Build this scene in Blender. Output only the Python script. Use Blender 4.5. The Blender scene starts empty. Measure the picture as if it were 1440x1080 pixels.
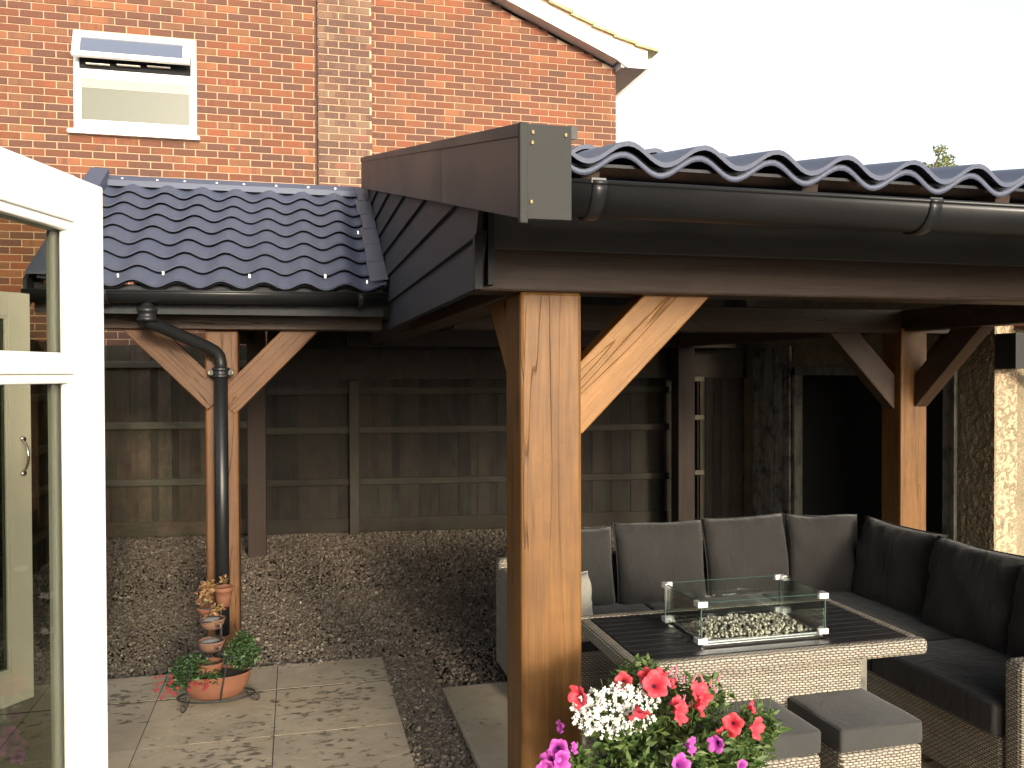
import bpy, bmesh, math, random
import numpy as np
from mathutils import Vector, Matrix, Euler, noise as mnoise
random.seed(7)
rng = np.random.default_rng(7)
scene = bpy.context.scene
COL = scene.collection
R_ = math.radians

# ------------------------------------------------------------------ camera, sky, sun, exposure
cam_d = bpy.data.cameras.new("camera")
cam = bpy.data.objects.new("camera", cam_d)
COL.objects.link(cam)
CAM_H = 1.7
th, pt, ro = R_(14.12), R_(-0.79), R_(-0.18)
fwd = Vector((math.sin(th)*math.cos(pt), math.cos(th)*math.cos(pt), math.sin(pt)))
rt0 = Vector((math.cos(th), -math.sin(th), 0)); up0 = rt0.cross(fwd)
rt = math.cos(ro)*rt0 + math.sin(ro)*up0
up = -math.sin(ro)*rt0 + math.cos(ro)*up0
mw = Matrix.Identity(4)
for i in range(3):
    mw[i][0], mw[i][1], mw[i][2] = rt[i], up[i], -fwd[i]
mw[2][3] = CAM_H
cam.matrix_world = mw
cam_d.sensor_width = 36.0
cam_d.lens = 1215.0/1440*36
cam_d.clip_start = 0.05
cam_d.clip_end = 500
scene.camera = cam

SUN_EL, SUN_A = R_(11.0), 0.15            # elevation; sideways drift of the light per metre of depth
w = bpy.data.worlds.new("World"); scene.world = w; w.use_nodes = True
nt = w.node_tree; nt.nodes.clear()
sky = nt.nodes.new("ShaderNodeTexSky"); sky.sky_type = 'NISHITA'; sky.sun_disc = False
to_sun = Vector((SUN_A, -1, 0)).normalized()
sky.sun_elevation = SUN_EL
sky.sun_rotation = math.atan2(to_sun.x, to_sun.y)
sky.air_density = 1.0; sky.dust_density = 3.0; sky.ozone_density = 1.0
hs = nt.nodes.new("ShaderNodeHueSaturation"); hs.inputs["Saturation"].default_value = 0.40
bg = nt.nodes.new("ShaderNodeBackground"); bg.inputs["Strength"].default_value = 0.15
wo = nt.nodes.new("ShaderNodeOutputWorld")
nt.links.new(sky.outputs[0], hs.inputs["Color"]); nt.links.new(hs.outputs[0], bg.inputs["Color"])
nt.links.new(bg.outputs[0], wo.inputs[0])
sd = bpy.data.lights.new("sun", 'SUN'); sd.energy = 1.12; sd.angle = R_(6.5); sd.color = (1.0, 0.86, 0.66)
so = bpy.data.objects.new("sun", sd); COL.objects.link(so)
ldir = Vector((-SUN_A, 1, -math.tan(SUN_EL)*math.hypot(SUN_A, 1)))
so.rotation_euler = ldir.to_track_quat('-Z', 'Y').to_euler()
so.location = (2, -6, 8)
vs = scene.view_settings
vs.view_transform = 'Standard'; vs.look = 'None'; vs.gamma = 1.0; vs.use_curve_mapping = False
vs.exposure = 1.64

# ------------------------------------------------------------------ node helpers
def mat(name):
    m = bpy.data.materials.new(name); m.use_nodes = True
    t = m.node_tree; t.nodes.clear()
    o = t.nodes.new("ShaderNodeOutputMaterial"); b = t.nodes.new("ShaderNodeBsdfPrincipled")
    t.links.new(b.outputs[0], o.inputs[0])
    return m, t, b, o
class N:
    """tiny node-graph helper"""
    def __init__(s, t): s.t = t
    def new(s, k, **kw):
        n = s.t.nodes.new(k)
        for a, v in kw.items(): setattr(n, a, v)
        return n
    def link(s, a, b): s.t.links.new(a, b)
    def val(s, sock, v):
        if hasattr(v, 'links') or isinstance(v, bpy.types.NodeSocket): s.t.links.new(v, sock)
        else: sock.default_value = v
    def math(s, op, a, b=None, c=None, clamp=False):
        n = s.new("ShaderNodeMath", operation=op); n.use_clamp = clamp
        s.val(n.inputs[0], a)
        if b is not None: s.val(n.inputs[1], b)
        if c is not None: s.val(n.inputs[2], c)
        return n.outputs[0]
    def vmul(s, v, sc):
        n = s.new("ShaderNodeVectorMath", operation='MULTIPLY'); s.link(v, n.inputs[0]); n.inputs[1].default_value = sc
        return n.outputs[0]
    def noise(s, v, scale, detail=4, rough=.55, dist=0., dim='3D'):
        n = s.new("ShaderNodeTexNoise"); n.noise_dimensions = dim
        if v is not None: s.link(v, n.inputs["Vector"])
        n.inputs["Scale"].default_value = scale; n.inputs["Detail"].default_value = detail
        n.inputs["Roughness"].default_value = rough; n.inputs["Distortion"].default_value = dist
        return n.outputs["Fac"]
    def ramp(s, f, stops, interp='LINEAR'):
        n = s.new("ShaderNodeValToRGB"); n.color_ramp.interpolation = interp
        e = n.color_ramp.elements
        while len(e) < len(stops): e.new(0.5)
        for el, (p, c) in zip(e, stops):
            el.position = p; el.color = (*c, 1) if len(c) == 3 else c
        s.link(f, n.inputs[0]); return n.outputs[0]
    def mix(s, f, a, b, mode='MIX'):
        n = s.new("ShaderNodeMix", data_type='RGBA', blend_type=mode)
        s.val(n.inputs[0], f)
        for i, v in ((6, a), (7, b)):
            if isinstance(v, tuple): n.inputs[i].default_value = (*v, 1)
            else: s.link(v, n.inputs[i])
        return n.outputs[2]
    def bump(s, h, strength, dist, bsdf, prev=None):
        n = s.new("ShaderNodeBump"); n.inputs["Strength"].default_value = strength; n.inputs["Distance"].default_value = dist
        s.link(h, n.inputs["Height"])
        if prev is not None: s.link(prev, n.inputs["Normal"])
        s.link(n.outputs[0], bsdf.inputs["Normal"]); return n.outputs[0]
    def rnd(s): return s.new("ShaderNodeObjectInfo").outputs["Random"]
    def obj(s, offset=True):
        tc = s.new("ShaderNodeTexCoord").outputs["Object"]
        if not offset: return tc
        cmb = s.new("ShaderNodeCombineXYZ"); r = s.rnd()
        s.link(s.math('MULTIPLY', r, 37.), cmb.inputs[0]); s.link(s.math('MULTIPLY', r, 91.), cmb.inputs[1]); s.link(s.math('MULTIPLY', r, 53.), cmb.inputs[2])
        a = s.new("ShaderNodeVectorMath", operation='ADD'); s.link(tc, a.inputs[0]); s.link(cmb.outputs[0], a.inputs[1])
        return a.outputs[0]
    def pos(s): return s.new("ShaderNodeNewGeometry").outputs["Position"]

def plain(name, col, rough=.5, metal=0., var=.0, vscale=8., bump=0., bscale=60., spec=.5):
    m, t, b, o = mat(name); n = N(t)
    v = n.obj()
    if var:
        f = n.noise(v, vscale, 5)
        c = n.mix(n.math('MULTIPLY', f, 1.), tuple(x*(1-var) for x in col), tuple(min(1, x*(1+var)) for x in col))
        n.link(c, b.inputs["Base Color"])
        n.link(n.math('MULTIPLY_ADD', f, .2, rough-.1), b.inputs["Roughness"])
    else:
        b.inputs["Base Color"].default_value = (*col, 1); b.inputs["Roughness"].default_value = rough
    b.inputs["Metallic"].default_value = metal
    b.inputs["Specular IOR Level"].default_value = spec
    if bump: n.bump(n.noise(v, bscale, 4), bump, .004, b)
    return m

def wood(name, dark, light, rough=.6, grain=1.0, knots=True, green=None, crack=0.0, objvar=.35, dirt=0.):
    m, t, b, o = mat(name); n = N(t)
    v = n.obj(); r = n.rnd()
    g1 = n.noise(n.vmul(v, (14, 14, .9)), 1.6, 6, .62, .6)
    g2 = n.noise(n.vmul(v, (70, 70, 2.2)), 1.5, 4, .6, .2)
    g3 = n.noise(v, 2.2, 3, .5)
    f = n.math('ADD', n.math('MULTIPLY', g1, .62), n.math('MULTIPLY', g2, .40*grain))
    f = n.math('ADD', f, n.math('MULTIPLY', g3, .22))
    f = n.math('MULTIPLY_ADD', n.math('SUBTRACT', r, .5), objvar, f)
    c = n.ramp(f, [(.28, dark), (.55, tuple((a+b_)/2 for a, b_ in zip(dark, light))), (.82, light)])
    h = n.math('ADD', g1, g2)
    if knots:
        vo = n.new("ShaderNodeTexVoronoi", feature='F1'); n.link(n.vmul(v, (1, 1, .55)), vo.inputs["Vector"]); vo.inputs["Scale"].default_value = 3.1
        k = n.math('SUBTRACT', 1., n.math('MULTIPLY', vo.outputs["Distance"], 11.), clamp=True)
        c = n.mix(n.math('MULTIPLY', k, .85), c, tuple(x*.35 for x in dark))
    if crack:
        cr = n.noise(n.vmul(v, (7, 7, .30)), 1.3, 2, .5, .05)
        ln = n.math('ABSOLUTE', n.math('SUBTRACT', cr, .5))
        ln = n.math('SUBTRACT', 1., n.math('MULTIPLY', ln, 260.), clamp=True)
        ms = n.math('GREATER_THAN', n.noise(n.vmul(v, (3, 3, 1.)), 1.1, 2), .43)
        ln = n.math('MULTIPLY', ln, ms)
        c = n.mix(n.math('MULTIPLY', ln, crack), c, tuple(x*.18 for x in dark))
        h = n.math('SUBTRACT', h, n.math('MULTIPLY', ln, 2.5))
    if dirt:
        dn = n.noise(n.vmul(v, (1.5, 1.5, 1.5)), 3., 6, .7)
        c = n.mix(n.math('MULTIPLY', n.math('SUBTRACT', dn, .45, clamp=True), dirt*4, clamp=True), c, tuple(x*.5 for x in dark))
    if green:
        gn = n.noise(n.vmul(v, (3, 3, 1.2)), 2., 5, .65)
        c = n.mix(n.math('MULTIPLY', n.math('SUBTRACT', gn, .48, clamp=True), 5., clamp=True), c, green)
    n.link(c, b.inputs["Base Color"]); b.inputs["Roughness"].default_value = rough
    b.inputs["Specular IOR Level"].default_value = .3
    n.bump(h, .35, .004, b)
    return m

M = {}
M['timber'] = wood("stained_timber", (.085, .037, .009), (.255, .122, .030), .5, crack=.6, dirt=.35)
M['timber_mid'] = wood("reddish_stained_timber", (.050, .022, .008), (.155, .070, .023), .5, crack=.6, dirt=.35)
M['timber_dark'] = wood("stained_timber_shade_toned", (.026, .015, .009), (.070, .042, .025), .5, crack=.5, dirt=.3)  # stain made darker: shade on beams and right braces is in the colour
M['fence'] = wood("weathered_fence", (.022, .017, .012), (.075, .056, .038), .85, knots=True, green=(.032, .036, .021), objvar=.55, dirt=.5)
M['fence_dark'] = wood("shade_toned_old_fence", (.008, .0065, .0055), (.028, .022, .016), .85, knots=True, green=(.020, .021, .013), objvar=.5, dirt=.5)  # darker copy of the fence wood, deep roof shade put into its colour
M['rail_dark'] = wood("shade_toned_old_rail", (.015, .013, .010), (.042, .036, .027), .85, knots=False, green=(.028, .030, .018), dirt=.4)  # rail wood darkened the same way, shade in the colour
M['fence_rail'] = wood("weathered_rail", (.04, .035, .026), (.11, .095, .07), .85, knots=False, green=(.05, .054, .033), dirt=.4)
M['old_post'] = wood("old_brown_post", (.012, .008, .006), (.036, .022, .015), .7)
M['black_board'] = wood("black_board", (.012, .014, .017), (.030, .034, .040), .6, knots=False, objvar=.2)
M['grey_frame'] = wood("grey_frame", (.05, .05, .042), (.24, .23, .19), .8, knots=False, dirt=.9)
M['pvc'] = plain("black_pvc", (.010, .011, .012), .42, var=.35, vscale=5., bump=.05, bscale=30)
M['fascia'] = plain("dark_grey_fascia", (.040, .041, .039), .75, var=.2, vscale=3., bump=.06, bscale=80, spec=.15)
M['eave'] = plain('eaves_fascia', (.085, .088, .090), .7, var=.15, vscale=3., spec=.2)
M['barge'] = plain("brown_grey_verge", (.025, .0245, .0255), .5, var=.18, vscale=2., bump=.05, bscale=40, spec=.35)
M['lead'] = plain("flashing", (.10, .105, .125), .5, var=.35, vscale=9., bump=.35, bscale=18)
M['roof'] = plain("metal_roof_sheet", (.082, .095, .138), .5, var=.10, vscale=3., bump=.03, bscale=90, spec=.3)
M['screw'] = plain("screw", (.55, .54, .5), .35, metal=.8)
M['brass'] = plain("brass_screw", (.5, .4, .2), .4, metal=.8)
M['upvc'] = plain("white_upvc", (.80, .80, .79), .35, var=.03)
M['paint'] = plain("white_paint", (.80, .79, .75), .42, var=.03, vscale=4., bump=.04, bscale=25)
M['cream_paint'] = plain("cream_paint", (.66, .62, .52), .45, var=.04, vscale=4.)
M['gasket'] = plain("grey_gasket", (.30, .31, .31), .5)
M['chrome'] = plain("chrome", (.75, .73, .70), .18, metal=1.)
M['clamp'] = plain("glass_clamp", (.78, .77, .74), .35, metal=.55)
M['terracotta'] = plain("terracotta", (.175, .070, .036), .8, var=.35, vscale=14., bump=.2, bscale=50)
M['pale_terracotta'] = plain("pale_terracotta", (.165, .088, .056), .85, var=.4, vscale=18., bump=.2, bscale=50)
M['iron'] = plain("black_iron", (.02, .02, .02), .5)
M['white_grit'] = plain("white_grit", (.36, .36, .35), .9, var=.3, vscale=60., bump=.8, bscale=120)
M['soil'] = plain("soil", (.03, .022, .015), .95, var=.4, vscale=30., bump=.6, bscale=80)
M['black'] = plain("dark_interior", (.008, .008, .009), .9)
M['slat'] = plain("black_slat", (.020, .020, .021), .42, var=.3, vscale=12., bump=.1, bscale=90)
M['coal'] = plain("cream_fire_stone", (.40, .365, .29), .85, var=.25, vscale=30., bump=.5, bscale=120)
M['planter'] = plain("dark_planter", (.03, .03, .032), .5, var=.2)
M['house_tile'] = plain("lichen_tile", (.30, .27, .15), .9, var=.55, vscale=24., bump=.5, bscale=60)
M['red_tile'] = plain("red_clay_tile", (.42, .15, .09), .8, var=.25, vscale=12.)
M['plaster'] = plain("indoor_plaster", (.6, .57, .5), .9)
M['bark'] = plain("bark", (.12, .09, .06), .9, var=.4, vscale=10., bump=.6, bscale=20)
M['batten'] = plain("orange_batten", (.20, .09, .045), .7, var=.4, vscale=8)

# brick: tone picked per brick from its place in the bond
CH, BL = .0795, .229
def brick_mat(name, cols, salt, flecks=.5):
    m, t, b, o = mat(name); n = N(t)
    p = n.pos(); sep = n.new("ShaderNodeSeparateXYZ"); n.link(p, sep.inputs[0])
    row = n.math('FLOOR', n.math('DIVIDE', sep.outputs[2], CH))
    par = n.math('MULTIPLY', n.math('MODULO', n.math('ADD', row, 100.), 2.), .5)
    colm = n.math('FLOOR', n.math('ADD', n.math('DIVIDE', sep.outputs[0], BL), par))
    cmb = n.new("ShaderNodeCombineXYZ"); n.link(colm, cmb.inputs[0]); n.link(row, cmb.inputs[1]); cmb.inputs[2].default_value = salt
    wn = n.new("ShaderNodeTexWhiteNoise"); wn.noise_dimensions = '3D'; n.link(cmb.outputs[0], wn.inputs["Vector"])
    k = len(cols)
    c = n.ramp(wn.outputs["Value"], [(i/k, cc) for i, cc in enumerate(cols)], 'CONSTANT')
    # kiss marks: dark vertical bands inside a brick
    s2 = n.new("ShaderNodeSeparateColor"); n.link(wn.outputs["Color"], s2.inputs[0])
    cmb2 = n.new("ShaderNodeCombineXYZ"); n.link(n.math('MULTIPLY', sep.outputs[0], 22.), cmb2.inputs[0]); n.link(n.math('MULTIPLY', row, 7.3), cmb2.inputs[1])
    nb = n.noise(cmb2.outputs[0], 1., 2, .5)
    band = n.math('MULTIPLY', n.math('SUBTRACT', nb, .52, clamp=True), 9., clamp=True)
    band = n.math('MULTIPLY', band, n.math('GREATER_THAN', s2.outputs[1], .55))
    c = n.mix(n.math('MULTIPLY', band, .7), c, (.105, .055, .045))
    fl = n.noise(p, 90., 4, .7)
    c = n.mix(n.math('MULTIPLY', n.math('SUBTRACT', fl, .55, clamp=True), flecks*5, clamp=True), c, (.42, .27, .17))
    lg = n.noise(p, .8, 3)
    lg2 = n.noise(n.vmul(p, (1.6, 1, .7)), 1.3, 5, .6)
    c = n.mix(n.math('MULTIPLY', n.math('SUBTRACT', lg2, .45, clamp=True), 3., clamp=True), c, n.mix(.55, c, (.07, .045, .035)))
    c = n.mix(n.math('MULTIPLY', lg, .3), c, n.mix(.5, c, (.26, .12, .06)))
    n.link(c, b.inputs["Base Color"]); b.inputs["Roughness"].default_value = .9
    b.inputs["Specular IOR Level"].default_value = .2
    n.bump(n.noise(p, 70., 5, .7), .5, .004, b)
    return m
M['brick'] = brick_mat("orange_brick", [(.15, .056, .031), (.19, .072, .038), (.11, .048, .034), (.235, .095, .048), (.14, .053, .031), (.105, .048, .036), (.205, .068, .037), (.10, .048, .035), (.17, .080, .044), (.092, .048, .038)], 1.)
M['brick_pale'] = brick_mat("purple_brick", [(.115, .065, .048), (.155, .095, .064), (.085, .054, .045), (.18, .080, .055), (.095, .056, .045), (.165, .11, .076), (.11, .07, .055)], 5., .9)
M['mortar'] = plain("mortar", (.46, .32, .21), .95, var=.25, vscale=12., bump=.5, bscale=90)

# paving slab
def slab_mat():
    m, t, b, o = mat("sandy_slab"); n = N(t); p = n.pos(); r = n.rnd()
    f = n.noise(p, 2.4, 7, .65)
    c = n.ramp(f, [(.3, (.32, .262, .178)), (.5, (.40, .335, .24)), (.72, (.47, .395, .28))])
    c = n.mix(n.math('MULTIPLY', r, .35), c, (.25, .225, .17))
    st = n.noise(n.vmul(p, (1, 1.7, 1)), 13., 5, .62, .4)
    reg = n.noise(p, 1.7, 3, .5)
    k = n.math('MULTIPLY', n.math('SUBTRACT', st, n.math('SUBTRACT', .80, n.math('MULTIPLY', reg, .45)), clamp=True), 14., clamp=True)
    c = n.mix(n.math('MULTIPLY', k, .8), c, (.075, .064, .045))
    sp = n.noise(p, 120., 3, .6)
    c = n.mix(n.math('MULTIPLY', n.math('SUBTRACT', sp, .6, clamp=True), 3., clamp=True), c, (.13, .115, .09))
    wv = n.noise(n.vmul(p, (1, 1, 1)), 3.1, 4, .7)
    c = n.mix(n.math('MULTIPLY', n.math('SUBTRACT', wv, .5, clamp=True), 1.6, clamp=True), c, (.17, .15, .115))
    n.link(c, b.inputs["Base Color"]); b.inputs["Roughness"].default_value = .85
    b.inputs["Specular IOR Level"].default_value = .25
    nb = n.bump(n.noise(p, 9., 6, .65, .5), .45, .012, b)
    n.bump(n.noise(p, 140., 3), .3, .002, b, nb)
    return m
M['slab'] = slab_mat()

def gravel_mat(name, dark=1.):
    m, t, b, o = mat(name); n = N(t); p = n.pos()
    vo = n.new("ShaderNodeTexVoronoi"); n.link(p, vo.inputs["Vector"]); vo.inputs["Scale"].default_value = 42.
    s = n.new("ShaderNodeSeparateColor"); n.link(vo.outputs["Color"], s.inputs[0])
    D = dark
    c = n.ramp(s.outputs[0], [(0, (.10*D, .078*D, .056*D)), (.3, (.17*D, .125*D, .085*D)), (.6, (.25*D, .19*D, .13*D)), (.82, (.34*D, .28*D, .20*D)), (.97, (.50*D, .45*D, .36*D))])
    if name != 'gravel_stone':
        c = n.mix(n.math('MULTIPLY', vo.outputs["Distance"], 30., clamp=True), c, (.035, .028, .02))
        n.bump(n.math('SUBTRACT', 1., vo.outputs["Distance"]), .9, .012, b)
    n.link(c, b.inputs["Base Color"]); b.inputs["Roughness"].default_value = .85
    b.inputs["Specular IOR Level"].default_value = .3
    return m
M['gravel_bed'] = gravel_mat('gravel_bed', .8)
def stone_mat():
    m, t, b, o = mat("gravel_stone"); n = N(t)
    a = n.new("ShaderNodeAttribute"); a.attribute_name = "tone"
    c = n.ramp(a.outputs["Fac"], [(0, (.085, .070, .053)), (.25, (.125, .101, .075)), (.5, (.165, .135, .10)), (.75, (.24, .20, .15)), (.93, (.35, .31, .245)), (1., (.52, .48, .40))])
    n.link(c, b.inputs["Base Color"]); b.inputs["Roughness"].default_value = .8
    b.inputs["Specular IOR Level"].default_value = .3
    return m
M['stone'] = stone_mat()

def render_mat():
    m, t, b, o = mat("rough_cast"); n = N(t); p = n.pos()
    f = n.noise(p, 6., 6, .65)
    c = n.ramp(f, [(.3, (.20, .165, .10)), (.7, (.32, .265, .17))])
    g = n.noise(n.vmul(p, (1, 1, .8)), 48., 5, .7, .4)
    c = n.mix(n.math('MULTIPLY', n.math('SUBTRACT', .44, g, clamp=True), 7., clamp=True), c, (.16, .12, .07))
    n.link(c, b.inputs["Base Color"]); b.inputs["Roughness"].default_value = .95
    vo = n.new("ShaderNodeTexVoronoi"); n.link(p, vo.inputs["Vector"]); vo.inputs["Scale"].default_value = 85.
    h = n.math('ADD', n.math('MULTIPLY', g, 1.4), n.math('SUBTRACT', .6, vo.outputs["Distance"]))
    n.bump(h, .8, .009, b)
    return m
M['render'] = render_mat()

def wicker_mat():
    m, t, b, o = mat("grey_wicker"); n = N(t)
    g = n.new("ShaderNodeNewGeometry"); sp = n.new("ShaderNodeSeparateXYZ"); n.link(g.outputs["Position"], sp.inputs[0])
    sn = n.new("ShaderNodeSeparateXYZ"); n.link(g.outputs["Normal"], sn.inputs[0])
    isz = n.math('GREATER_THAN', n.math('ABSOLUTE', sn.outputs[2]), .75)
    isx = n.math('GREATER_THAN', n.math('ABSOLUTE', sn.outputs[0]), .75)
    u = n.math('ADD', sp.outputs[0], sp.outputs[1])
    v = n.math('ADD', n.math('MULTIPLY', sp.outputs[2], n.math('SUBTRACT', 1., isz)), n.math('MULTIPLY', sp.outputs[1], isz))
    u = n.math('ADD', n.math('MULTIPLY', u, n.math('SUBTRACT', 1., isz)), n.math('MULTIPLY', sp.outputs[0], isz))
    wob = n.noise(g.outputs["Position"], 14., 2)
    v = n.math('ADD', v, n.math('MULTIPLY', wob, .010))
    RH, SP = .0095, .024
    vr = n.math('DIVIDE', v, RH); row = n.math('FLOOR', vr); vf = n.math('SUBTRACT', vr, row)
    ph = n.math('MULTIPLY', n.math('MODULO', n.math('ADD', row, 400.), 2.), .5)
    uf = n.math('FRACT', n.math('ADD', n.math('ADD', n.math('DIVIDE', u, SP), ph), 50.))
    across = n.math('SINE', n.math('MULTIPLY', vf, math.pi))
    along = n.math('SINE', n.math('MULTIPLY', uf, math.pi))
    h = n.math('MULTIPLY', n.math('POWER', across, .45), n.math('POWER', along, .35))
    rn = n.new("ShaderNodeTexWhiteNoise"); rn.noise_dimensions = '1D'; n.link(row, rn.inputs["W"])
    tone = n.noise(n.vmul(g.outputs["Position"], (18, 18, 110)), 1., 3)
    tone = n.math('ADD', n.math('MULTIPLY', tone, .7), n.math('MULTIPLY', rn.outputs["Value"], .3))
    base = n.ramp(tone, [(.2, (.20, .178, .142)), (.5, (.325, .292, .234)), (.85, (.45, .41, .335))])
    c = n.mix(n.math('MULTIPLY', n.math('SUBTRACT', .80, h, clamp=True), 2.6, clamp=True), base, (.045, .035, .022))
    n.link(c, b.inputs["Base Color"]); b.inputs["Roughness"].default_value = .55
    n.bump(h, .8, .004, b)
    return m
M['wicker'] = wicker_mat()

def fabric_mat(name, col, rough=.95, crease=1.):
    m, t, b, o = mat(name); n = N(t); v = n.obj()
    f = n.noise(v, 3.5, 5, .6)
    w1 = n.noise(n.vmul(v, (1, 1, 6)), 110., 2); w2 = n.noise(n.vmul(v, (6, 6, 1)), 110., 2)
    k = n.math('ADD', n.math('MULTIPLY', n.math('ADD', w1, w2), .35), n.math('MULTIPLY', f, .4))
    c = n.ramp(k, [(.32, tuple(x*.65 for x in col)), (.72, tuple(x*1.35 for x in col))])
    n.link(c, b.inputs["Base Color"]); b.inputs["Roughness"].default_value = rough
    b.inputs["Sheen Weight"].default_value = .12; b.inputs["Sheen Roughness"].default_value = .5
    b.inputs["Specular IOR Level"].default_value = .2
    nb = n.bump(n.math('ADD', w1, w2), .25, .0012, b)
    n.bump(n.math('ADD', n.noise(n.vmul(v, (1, 1, .45)), 11., 4, .55, 1.6), n.math('MULTIPLY', n.noise(v, 4., 2, .5, .8), 1.2)), .55*crease, .016, b, nb)
    return m
M['fabric'] = fabric_mat("charcoal_fabric", (.023, .022, .021))
M['fabric_grey'] = fabric_mat("stool_fabric", (.042, .042, .040), crease=.35)
M['throw'] = fabric_mat("cream_throw", (.30, .28, .24))

def glass_mat(name, tint=(.93, .97, .95), rough=.0, refl=1.0):
    m, t, b, o = mat(name); n = N(t); t.nodes.remove(b)
    tr = n.new("ShaderNodeBsdfTransparent"); tr.inputs[0].default_value = (*tint, 1)
    gl = n.new("ShaderNodeBsdfGlossy"); gl.inputs["Roughness"].default_value = rough
    fr = n.new("ShaderNodeFresnel"); fr.inputs["IOR"].default_value = 1.5
    mx = n.new("ShaderNodeMixShader"); n.link(n.math('MULTIPLY', fr.outputs[0], refl), mx.inputs[0])
    n.link(tr.outputs[0], mx.inputs[1]); n.link(gl.outputs[0], mx.inputs[2]); n.link(mx.outputs[0], o.inputs[0])
    return m
M['glass'] = glass_mat("clear_glass", (.70, .71, .64), refl=.06)
M['fire_glass'] = glass_mat("fire_glass", (.93, .96, .945), refl=.8)
def obscure_mat():
    m, t, b, o = mat("obscured_glass"); n = N(t); v = n.obj(False)
    b.inputs["Base Color"].default_value = (.085, .09, .062, 1); b.inputs["Roughness"].default_value = .35
    n.bump(n.noise(v, 60., 3), .25, .004, b)
    return m
M['obscured'] = obscure_mat()
M['skyglass'] = plain("vent_glass", (.10, .12, .17), .05, spec=1.)
M['pane_reflection'] = plain("cream_reflection", (.30, .29, .22), .5, var=.05, vscale=3., bump=.3, bscale=70)  # cream tone paints a reflection across the top of the pane

def leaf_mat(name, a, b_, c_):
    m, t, b, o = mat(name); n = N(t)
    at = n.new("ShaderNodeAttribute"); at.attribute_name = "tone"
    c = n.ramp(at.outputs["Fac"], [(0, a), (.5, b_), (1, c_)])
    n.link(c, b.inputs["Base Color"]); b.inputs["Roughness"].default_value = .5
    tl = n.new("ShaderNodeBsdfTranslucent"); n.link(c, tl.inputs[0])
    mx = n.new("ShaderNodeMixShader"); mx.inputs[0].default_value = .3
    n.link(b.outputs[0], mx.inputs[1]); n.link(tl.outputs[0], mx.inputs[2]); n.link(mx.outputs[0], o.inputs[0])
    return m
M['leaf'] = leaf_mat("green_leaf", (.035, .075, .018), (.085, .15, .035), (.20, .26, .08))
M['leaf_dark'] = leaf_mat("dark_green_leaf", (.018, .045, .014), (.04, .09, .028), (.08, .14, .04))
M['leaf_tree'] = leaf_mat("tree_leaf", (.12, .15, .06), (.22, .25, .10), (.36, .38, .17))
M['succulent'] = leaf_mat("succulent_leaf", (.22, .10, .05), (.34, .19, .09), (.36, .33, .10))
M['stem'] = plain("green_stem", (.09, .13, .04), .6)
def petal_mat(name, edge, mid, throat, rr):
    m, t, b, o = mat(name); n = N(t)
    tc = n.new("ShaderNodeTexCoord").outputs["Object"]
    ln = n.new("ShaderNodeVectorMath", operation='LENGTH'); n.link(n.vmul(tc, (1, 1, 0.)), ln.inputs[0])
    f = n.math('DIVIDE', ln.outputs["Value"], rr)
    f2 = n.math('MULTIPLY_ADD', n.noise(n.vmul(tc, (1, 1, 1)), 90., 3), .25, n.math('SUBTRACT', f, .12))
    c = n.ramp(f2, [(.10, throat), (.26, mid), (.85, edge)])
    n.link(c, b.inputs["Base Color"]); b.inputs["Roughness"].default_value = .6
    tl = n.new("ShaderNodeBsdfTranslucent"); n.link(c, tl.inputs[0])
    mx = n.new("ShaderNodeMixShader"); mx.inputs[0].default_value = .35
    n.link(b.outputs[0], mx.inputs[1]); n.link(tl.outputs[0], mx.inputs[2]); n.link(mx.outputs[0], o.inputs[0])
    return m
M['petal_red'] = petal_mat("coral_petal", (.72, .075, .10), (.66, .05, .09), (.07, .005, .03), .034)
M['petal_purple'] = petal_mat("purple_petal", (.56, .10, .46), (.36, .04, .34), (.06, .0, .08), .030)
M['petal_white'] = plain("white_petal", (.62, .63, .58), .6)
M['petal_dark'] = plain("dark_red_petal", (.20, .012, .016), .6)

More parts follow.
